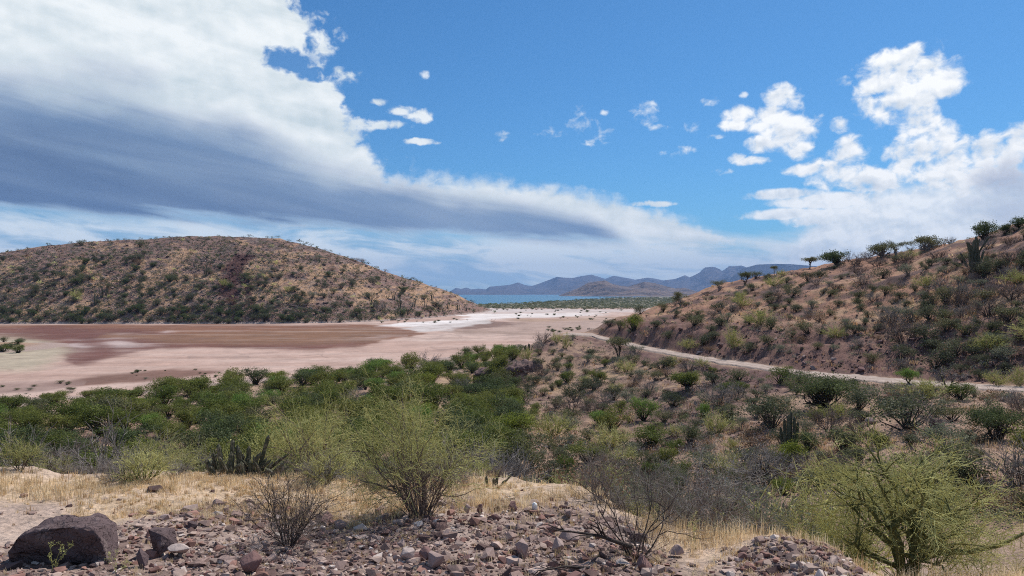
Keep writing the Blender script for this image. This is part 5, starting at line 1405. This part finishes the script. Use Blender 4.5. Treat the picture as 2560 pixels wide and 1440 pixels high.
tree(713, 'olive', 1702, 765, 50, 44, 'round grey-green bush-like tree at the low end of the skyline', 'greywood', trunk=0.05, n=1700, stems=4, lumps=8, flat=0.95)
seat('palo', 1955, 690, 42, 20, 'yellowish low bush at the foot of the thin upright tree on the skyline')
# along the road and on the spur
seat('palo', 1832, 872, 66, 70, 'round olive-yellow bush on the red bank above the road')
seat('lime', 1584, 828, 52, 52, 'round yellow-green bush on the end of the hill above the road')
seat('olive', 1548, 828, 36, 38, 'dark olive bush left of the round yellow-green one at the hill end')
tree(721, 'olive', 1545, 892, 72, 56, 'dark-trunked tree standing on the near verge of the road', trunk=0.35, n=1500, stems=2, flat=0.7)
seat('palo', 1392, 858, 44, 36, 'yellowish bush at the point where the road goes over the spur')
seat('palo', 1414, 872, 40, 52, 'olive-yellow bush below the point where the road goes over the spur')
seat('sage', 1432, 850, 30, 16, 'pale dry bush beside the road where it goes over the spur')
seat('palo', 1318, 902, 60, 40, 'yellow-green bush on the crest of the spur')
seat('sage', 1300, 880, 46, 24, 'grey-green bush behind the crest of the spur')
seat('palo', 1262, 896, 44, 30, 'lime-tinted bush above the overhanging ledge')
seat('palo', 1218, 898, 44, 28, 'yellow-green bush left of the overhanging ledge')
tree(722, 'bright', 2272, 962, 60, 46, 'small bright green round tree on the far verge of the road', trunk=0.25, n=2200, stems=2, flat=0.9, lumps=7)
thing('bare_tree', spot(2370, 972), 'grey leafless tree with a dark trunk beside the road', 'tree', 'trees that stand out on the slopes', twiggy(723, 2.6, 0.8, 6, (M['wood'], M['greywood'], M['greywood']), (6, 6, 5), 0.05, 0.18, 0.03, 0.05, fine=1.3))
seat('palo', 2492, 966, 70, 52, 'olive-yellow bush beside the road near the right frame edge')
seat('palo', 2548, 968, 60, 66, 'tall olive bush beside the road cut by the right frame edge')
tree(724, 'dark', 2062, 1022, 190, 92, 'large dark green tree spreading below the road', trunk=0.15, n=5200, stems=5, spread=0.8, leaf=0.028, lumps=12, flat=0.85)
tree(725, 'dark', 2500, 1098, 170, 90, 'dark flat-crowned tree on the bench at the right', trunk=0.2, n=5200, stems=4, spread=0.8, leaf=0.026, lumps=12)
tree(726, 'mesq', 1718, 975, 90, 56, 'green tree just below the road, left of the large dark green one', trunk=0.15, n=3000, stems=4, lumps=9)
# green crowns in the wash
seat('lime', 1200, 1040, 140, 50, 'brightest yellow-green bush in the thicket, right of the fan-shaped bush')
seat('bright', 1610, 1052, 100, 66, 'bright green bush at the top right of the clump in the wash')
seat('mesq', 1528, 1082, 110, 70, 'mid green bush at the left of the clump in the wash')
seat('bright', 1500, 1066, 70, 44, 'small bright green crown behind the mid green one in the wash')
seat('mesq', 1632, 1114, 130, 60, 'wide green bush at the bottom right of the clump in the wash')
seat('mesq', 1470, 1160, 130, 62, 'flat-topped green bush nearest the grey-green shrub in the wash')
seat('bright', 1760, 1048, 56, 46, 'small bright green bush on the slope left of the organ pipe cactus')
seat('lime', 1972, 1158, 90, 66, 'leafy green bush around the foot of the organ pipe cactus')
seat('dark', 2022, 1126, 80, 62, 'dark bush on the right of the organ pipe cactus')
seat('olive', 1322, 1120, 120, 60, 'dark olive bush round the bleached snag in the wash')
seat('lime', 1958, 1238, 70, 52, 'yellowish bush on the slope behind the gravel heap')
seat('mesq', 2196, 1120, 80, 46, 'dark green bush behind the top of the spreading palo verde')
seat('palo', 1832, 1126, 60, 44, 'yellow-green bush between the black rock and the organ pipe cactus')

def free(px, py, r):
    return all((px - a) ** 2 + ((py - b) * 1.3) ** 2 > (0.55 * c + 0.6 * r) ** 2 for a, b, c in USED)

def thin(px, py, rpx, keep):
    """drop points that crowd their neighbours in the view"""
    out = []
    for i in range(len(px)):
        if len(out) >= keep: break
        if all((px[i] - px[j]) ** 2 + (2.0 * (py[i] - py[j])) ** 2 > (0.5 * (rpx[i] + rpx[j])) ** 2 for j in out): out.append(i)
    return out

# the thicket on the wash floor
rng = R(801); pts = []
tries = 0
while len(pts) < 380 and tries < 60000:
    tries += 1
    px = rng.uniform(-330, 1290); Y = 1 / rng.uniform(1 / 165, 1 / 33.0)
    sh = float(np.interp(px, BASE[:, 0], BASE[:, 7]))
    if Y > sh - 3: continue
    x = (px - HX) / F * Y
    w = rng.uniform(2.6, 4.4) * (0.75 if px < 260 and Y > 60 else 1.0)
    if all((x - a) ** 2 + (Y - b) ** 2 > ((0.31 if px < 700 else 0.26) * (w + c)) ** 2 for a, b, c, _ in pts): pts.append((x, Y, w, px))
for ex in ((585, 44.0), (640, 50.0), (560, 58.0), (1000, 60.0), (930, 52.0)): pts.append(((ex[0] - HX) / F * ex[1], ex[1], 4.0, ex[0]))
for (x, Y, w, px) in pts:
    sh = float(np.interp(px, BASE[:, 0], BASE[:, 7]))
    z = float(ground(np.array([x]), np.array([Y]))[0])
    u = rng.uniform()
    k = 'mesq' if u < .50 else 'dark' if u < .68 else 'bright' if u < .76 else 'olive' if u < .87 else 'bare' if u < .90 else 'mesq' if u < .96 else 'lime'
    if Y < 46 and px > 200: k = 'olive' if u < .3 else 'mesq' if u < .6 else 'bare' if u < .75 else 'brown' if u < .82 else 'palo'
    row = 'in the near thicket' if Y < 46 else 'in the middle thicket' if Y < sh - 22 else 'at the flat-side edge of the thicket'
    part = 'far left' if px < 250 else 'behind the cactus clump' if px < 700 else 'behind the airy bush' if px < 1000 else 'below the spur'
    lab = f'{LOOK[k][1]} {row}, {part}'
    put(k, (x, Y, z), w, lab, f'{LOOK[k][1]}es {row}, {part}'.replace('shrubes', 'shrubs'), rng, 0.85 if Y < sh - 10 else 0.72)

# low dry growth along the lip of the shelf
rng = R(806)
for i in range(46):
    px = rng.uniform(-300, 1720)
    if 490 < px < 770: px += 300
    Y = rng.uniform(13.2, 18.0) if px < 1150 else rng.uniform(11.5, 14.5) if px > 1480 else rng.uniform(15.5, 17.5)
    u = rng.uniform(); k = 'bare' if u < .34 else 'brown' if u < .58 else 'sage' if u < .78 else 'palo'
    part = 'at the far left' if px < 300 else 'around the cactus clumps' if px < 760 else 'between the two yellow-green bushes' if px < 1150 else 'by the low cactus row' if px < 1480 else 'by the leafless shrubs'
    lab = f'knee-high {LOOK[k][1]} in the straw, {part}'
    put(k, at(px, Y), rng.uniform(0.4, 0.95), lab, f'knee-high {LOOK[k][1]}es in the straw, {part}'.replace('shrubes', 'shrubs'), rng, 0.9)

# shrubs on the slope that drops from the straw to the thicket
rng = R(805)
for i in range(110):
    Y = rng.uniform(18.5, 33); px = rng.uniform(-330, 1330) if i < 80 else rng.uniform(1330, 2050)
    if px > 1330: Y = rng.uniform(15, 27)
    u = rng.uniform(); k = 'sage' if u < .22 else 'olive' if u < .42 else 'bare' if u < .64 else 'palo' if u < .68 else 'brown' if u < .8 else 'mesq'
    if px > 1330: k = 'sage' if u < .3 else 'palo' if u < .5 else 'brown' if u < .66 else 'olive' if u < .84 else 'rust' if u < .92 else 'bare'
    row = 'just behind the straw' if Y < 24 else 'on the drop towards the thicket'
    part = 'at the far left' if px < 300 else 'behind the cactus clump' if px < 720 else 'behind the airy bush' if px < 960 else 'behind the fan-shaped bush' if px < 1330 else 'behind the leafless shrubs' if px < 1800 else 'left of the palo verde'
    lab = f'{LOOK[k][1]} {row}, {part}'
    put(k, at(px, Y), rng.uniform(1.5, 3.0), lab, f'{LOOK[k][1]}es {row}, {part}'.replace('shrubes', 'shrubs'), rng, 1.0)

# shrubs over the far side of the wash and the slope below the road
def slope_shrubs(seed, n, box, ya, yb, smin, smax_, kinds, where, keep, lim=None):
    rng = R(seed)
    px, py, x, y, z = sample_img(n, seed, *box, ya, yb)
    nr, fr = road_edges(px)
    w = rng.uniform(smin, smax_, len(px)) * np.where(rng.uniform(size=len(px)) < 0.15, 1.35, 1)
    wp = w * F / y
    ok = ~((y > nr - 1.5 - w * 0.3) & (y < fr + 0.5 + w * 0.4) & (px > 1380)) & (z > -11.4) & (y > ya + 1)
    if lim is not None: ok &= lim(px, py, x, y, z)
    ok &= np.array([free(a, b, c) for a, b, c in zip(px, py - wp * 0.3, wp * 0.5)], bool)
    px, py, x, y, z, w, wp = [v[ok] for v in (px, py, x, y, z, w, wp)]
    ids = thin(px, py, wp * 0.52, keep)
    names, pr = zip(*kinds)
    for i in ids:
        k = str(rng.choice(names, p=np.array(pr) / sum(pr)))
        pl = where(px[i], py[i], y[i])
        lab = f'{LOOK[k][1]} {pl}'
        put(k, (x[i], y[i], z[i]), w[i] * (0.85 if k in ('rust', 'sage') else 1), lab, f'{LOOK[k][1]}es {pl}'.replace('shrubes', 'shrubs'), rng, 0.85)

def w_valley(px, py, y):
    a = 'on the spur' if y > 72 else 'on the slope below the road' if y > 50 else 'on the wash floor' if px < 1750 else 'on the bench'
    b = 'by the overhanging ledge' if px < 1370 else 'left of the green clump' if px < 1480 else 'around the green clump' if px < 1720 else 'left of the organ pipe cactus' if px < 1940 else 'right of the organ pipe cactus' if px < 2200 else 'towards the right edge'
    return f'{a}, {b}'
slope_shrubs(811, 4200, (1190, 2780, 850, 1300), 21, 125, 1.3, 3.3, [('thorn', .22), ('sage', .20), ('olive', .20), ('bare', .07), ('brown', .06), ('rust', .05), ('palo', .10), ('mesq', .10)], w_valley, 430,
             lim=lambda px, py, x, y, z: (y < np.interp(px, HPX, HY_[:, 2]) - 0.5) & (np.random.default_rng(6).uniform(size=len(px)) < np.where((px > 2030) & (y < 50), 0.35, 1) * np.where(px > 1650, 0.7, 1)) & ~((px > 1395) & (px < 1560) & (y > 99)))
def w_hill(px, py, y):
    t = (y - np.interp(px, HPX, HY_[:, 4])) / (np.interp(px, HPX, HY_[:, 6]) - np.interp(px, HPX, HY_[:, 4]))
    a = 'on the red bank' if t < 0.12 else 'low on the right hill' if t < 0.4 else 'midway up the right hill' if t < 0.72 else 'high on the right hill'
    b = 'at its low end' if px < 1700 else 'above the round olive-yellow bush' if px < 1950 else 'below the umbrella-shaped tree' if px < 2120 else 'below the pale-stemmed tree' if px < 2330 else 'below the organ pipe cactus'
    return f'{a}, {b}'
slope_shrubs(812, 4600, (1490, 2800, 560, 960), 52, 150, 1.2, 3.2, [('thorn', .34), ('sage', .18), ('olive', .18), ('bare', .10), ('brown', .08), ('rust', .06), ('palo', .06)], w_hill, 270,
             lim=lambda px, py, x, y, z: (y > np.interp(px, HPX, HY_[:, 3]) + 0.6) & (y < np.interp(px, HPX, HY_[:, 6]) + 1) & (px > 1490) & (np.random.default_rng(5).uniform(size=len(px)) < np.where(y < np.interp(px, HPX, HY_[:, 4]) + 5, 0.45, 1)))

# small bushes on the salt flat
rng = R(821)
def fb(x0, x1, y0, y1, n, w0, w1, where):
    for _ in range(n):
        px = rng.uniform(x0, x1); py = rng.uniform(y0, y1); Y = -FLAT * F / (py - HY); w = rng.uniform(w0, w1) / F * Y
        k = str(rng.choice(['olive', 'dark', 'sage', 'rust'], p=[.4, .35, .15, .1]))
        lab = f'tiny {LOOK[k][1].split()[0]} bush {where}'
        put(k, ((px - HX) / F * Y, Y, FLAT), w, lab, f'tiny {LOOK[k][1].split()[0]} bushes {where}', rng, 0.55, name='salt_bush', cat='bush')
fb(1370, 1450, 814, 832, 16, 8, 20, 'on the flat just left of the road end')
fb(1520, 1660, 798, 818, 14, 8, 18, 'on the flat in front of the hill end')
fb(1280, 1520, 774, 800, 34, 6, 14, 'scattered on the pale crust towards the bay')
fb(1200, 1560, 768, 778, 30, 6, 14, 'along the edge of the coastal scrub')
fb(300, 420, 925, 948, 10, 8, 18, 'on the reddish strip near the thicket')
fb(-60, 190, 955, 990, 12, 10, 26, 'at the shore at the far left')
fb(480, 720, 925, 945, 10, 8, 18, 'along the shore left of the airy yellow-green bush')
fb(950, 1180, 796, 808, 16, 6, 16, 'on the crust below the tail of the left hill')
for k in range(30):
    px = rng.uniform(-170, 58); Y = rng.uniform(147, 172)
    put(str(rng.choice(['olive', 'dark', 'mesq'])), at(px, Y), rng.uniform(1.8, 3.6), 'olive-green bush on the little mound at the left edge of the salt flat', 'bushes on the mound in the salt flat', rng, 0.7, name='salt_bush', cat='bush')

# left hill: the largest bushes as objects, the rest as one mass
px, py, x, y, z = sample_img(7000, 831, -260, 1238, 594, 812, 255, 560, hill_z)
rng = R(832)
foot = sst(-5, -10.5, z)
w = (rng.uniform(2.0, 4.8, len(px)) * np.where(rng.uniform(size=len(px)) < 0.12, 1.4, 1) * np.where(z > 18, 0.85, 1))
n1 = fbm(x * 0.05, z * 0.16, 81, 4)
ok = rng.uniform(size=len(px)) < np.clip(0.72 - 0.75 * n1 + 0.5 * foot, 0.05, 1)
cx = np.interp(py, [630, 660, 700, 735, 770, 800], [608, 600, 575, 570, 580, 585]); ok &= ~((np.abs(px - cx) < 26) & (py > 640) & (py < 760) & (rng.uniform(size=len(px)) < 0.85))
ok &= z > FLAT - 0.1
px, py, x, y, z, w, foot = [v[ok] for v in (px, py, x, y, z, w, foot)]
ids = thin(px, py, w * F / y * np.where(foot > 0.5, 0.38, 0.46), 3000)
ids = sorted(ids, key=lambda i: -w[i] / y[i])
HK = [('thorn', .52), ('olive', .16), ('dark', .14), ('sage', .07), ('rust', .05), ('bare', .03), ('palo', .03)]
rest = Geo(); small = {k: [] for k, _ in HK}
for rank, i in enumerate(ids):
    k = str(rng.choice([a for a, _ in HK], p=[b for _, b in HK]))
    if foot[i] > 0.5 and rng.uniform() < 0.7: k = 'dark' if rng.uniform() < 0.5 else 'thorn'
    if rank < 295:
        t = 'at the foot of' if z[i] < -7 else 'low on' if z[i] < 3 else 'halfway up' if z[i] < 17 else 'high on'
        pl = 'at its left end' if px[i] < 260 else 'left of the dark scree scar' if px[i] < 530 else 'by the dark scree scar' if px[i] < 690 else 'right of the dark scree scar' if px[i] < 900 else 'on its tail towards the bay'
        lab = f'{LOOK[k][1]} {t} the left hill, {pl}'
        put(k, (x[i], y[i], z[i]), w[i], lab, f'{LOOK[k][1]}es {t} the left hill, {pl}'.replace('shrubes', 'shrubs'), rng, 0.9, name='hill_' + LOOK[k][0].split('_')[-1])
    else:
        small[k].append((x[i], y[i], z[i], w[i]))
def mini(seed, n=70, leaf=0.13, h=0.62):
    return leafy(R(seed), w=1.0, h=h, lumps=5, clusters=24, n=n, leaf=leaf, spread=0.07, wood=False)
def mass(name, items, mats, protos, seed, hs=0.9):
    """items: list per material of (x, y, z, w); merged into one object"""
    rng = R(seed); g = Geo()
    for mi, lst in enumerate(items):
        if not len(lst): continue
        a = np.array(lst); kk = rng.integers(0, len(protos), len(a))
        for k, pg in enumerate(protos):
            idx = np.where(kk == k)[0]
            if not len(idx): continue
            V0 = np.concatenate(pg.V); q0 = pg.Fq[0][0]; nv = len(V0)
            an = rng.uniform(0, 6.28, len(idx)); s = a[idx, 3]
            X = (V0[None, :, 0] * np.cos(an)[:, None] - V0[None, :, 1] * np.sin(an)[:, None]) * s[:, None] + a[idx, 0][:, None]
            Y = (V0[None, :, 0] * np.sin(an)[:, None] + V0[None, :, 1] * np.cos(an)[:, None]) * s[:, None] + a[idx, 1][:, None]
            Z = V0[None, :, 2] * (s * hs)[:, None] + a[idx, 2][:, None]
            q = q0[None] + (np.arange(len(idx)) * nv)[:, None, None]
            t = np.concatenate(pg.tint)[None] * rng.uniform(0.75, 1.3, (len(idx), 1))
            g.add(np.stack([X, Y, Z], -1).reshape(-1, 3), quads=q.reshape(-1, 4), mi=mi, tint=t.ravel())
    return structure(name, g.mesh(name, mats), 'stuff')
MINI = [mini(840 + k) for k in range(5)]
def mm(k): return M[{'bare': 'greywood', 'palo': 'paloleaf', 'brown': 'brownwood'}.get(k, k)]
ks = [k for k, _ in HK]
mass('hillside_scrub', [small[k] for k in ks], [mm(k) for k in ks], MINI, 841)
# small tussocks and dwarf shrubs between the bushes of the right hill and the wash
px, py, x, y, z = sample_img(13000, 851, 1190, 2800, 560, 1320, 21, 150)
rng = R(852); nr, fr = road_edges(px)
ok = ~((y > nr - 1.2) & (y < fr + 0.7) & (px > 1380)) & (rng.uniform(size=len(px)) < np.clip(0.5 + 0.7 * fbm(x * 0.12, y * 0.12, 59, 3), 0, 1) * np.where((y > fr) & (px > 1500), 0.5, 1) * np.where((y < nr) & (px > 1650), 0.7, 1) * np.where((px > 2030) & (y < 50), 0.4, 1)) & (z > -11.5)
x, y, z = x[ok], y[ok], z[ok]
kk = rng.choice(5, len(x), p=[.34, .34, .12, .10, .10]); ww = rng.uniform(0.5, 1.6, len(x))
mass('low_scrub', [np.stack([x, y, z, ww], 1)[kk == k] for k in range(5)], [M['sage'], M['olive'], M['greywood'], M['brownwood'], M['rust']], [mini(860 + k, 60, 0.10, 0.6) for k in range(5)], 861)
# coastal scrub between the salt flat and the bay
px, py, x, y, z = sample_img(9500, 871, 1000, 2300, 744, 776, 520, 3400)
rng = R(872); ok = (z > -12.9) & ((py < 774 - 3 * rng.uniform(size=len(px))))
px, py, x, y, z = px[ok], py[ok], x[ok], y[ok], z[ok]
ww = rng.uniform(3.0, 6.5, len(x)) * np.clip(y / 800, 0.8, 2.2)
kk = np.where(rng.uniform(size=len(x)) < sst(0, 160, coast(px) - y) , 1 + (rng.uniform(size=len(x)) < 0.45), 0)
hsz = np.clip(900 / y, 0.35, 1)
mass('coastal_scrub', [np.stack([x, y, z, ww], 1)[kk == k] for k in range(3)], [M['mesq'], M['olive'], M['sage']], [mini(880 + k, 42, 0.16, 0.42) for k in range(5)], 881, 0.62)

# columnar cacti on the left hill
rng = R(891); PC = []
for k in range(6):
    r_ = R(892 + k); n = int(r_.integers(1, 6)); cols = [(0, 0, 1.0, 0.045, 0, 0, 0)]
    for j in range(n): a = r_.uniform(0, 6.28); cols.append((0.10 * math.cos(a), 0.10 * math.sin(a), r_.uniform(0.5, 0.9), 0.036, 0.12 * math.cos(a), 0.12 * math.sin(a), 0.05))
    PC.append(cactus(r_, cols, 7).mesh('cardon', [M['cactus']]))
for (cx_, cy_, hp) in ((255, 744, 28), (237, 764, 28), (267, 738, 22), (516, 690, 26), (106, 738, 14), (182, 735, 20), (350, 712, 24), (572, 790, 26), (540, 776, 18), (604, 784, 18), (622, 772, 22), (655, 770, 14), (700, 742, 16), (520, 600, 10), (78, 792, 14), (210, 730, 12),
                       (930, 770, 24), (960, 776, 22), (1000, 772, 26), (1035, 768, 22), (1062, 776, 22), (1090, 768, 20), (1120, 772, 18), (1145, 776, 18), (1165, 778, 16), (985, 750, 22), (1080, 752, 18), (900, 790, 22), (1020, 788, 20), (1110, 786, 16)):
    X_, Y_, Z_ = hit([cx_], [cy_], 255, 560, hill_z)
    if np.isnan(Y_[0]): continue
    h = hp / F * Y_[0] * 1.1
    pl = 'at its left end' if cx_ < 230 else 'left of the dark scree scar' if cx_ < 530 else 'by the dark scree scar' if cx_ < 720 else 'on its tail towards the bay'
    lv = 'low' if Z_[0] < -3 else 'high'
    cact('cardon_cactus', PC[int(rng.integers(0, 6))], (X_[0], Y_[0], Z_[0]), f'distant upright cactus {lv} on the left hill, {pl}', f'distant cacti {lv} on the left hill, {pl}', rng.uniform(0, 6)).scale = (h, h, h)
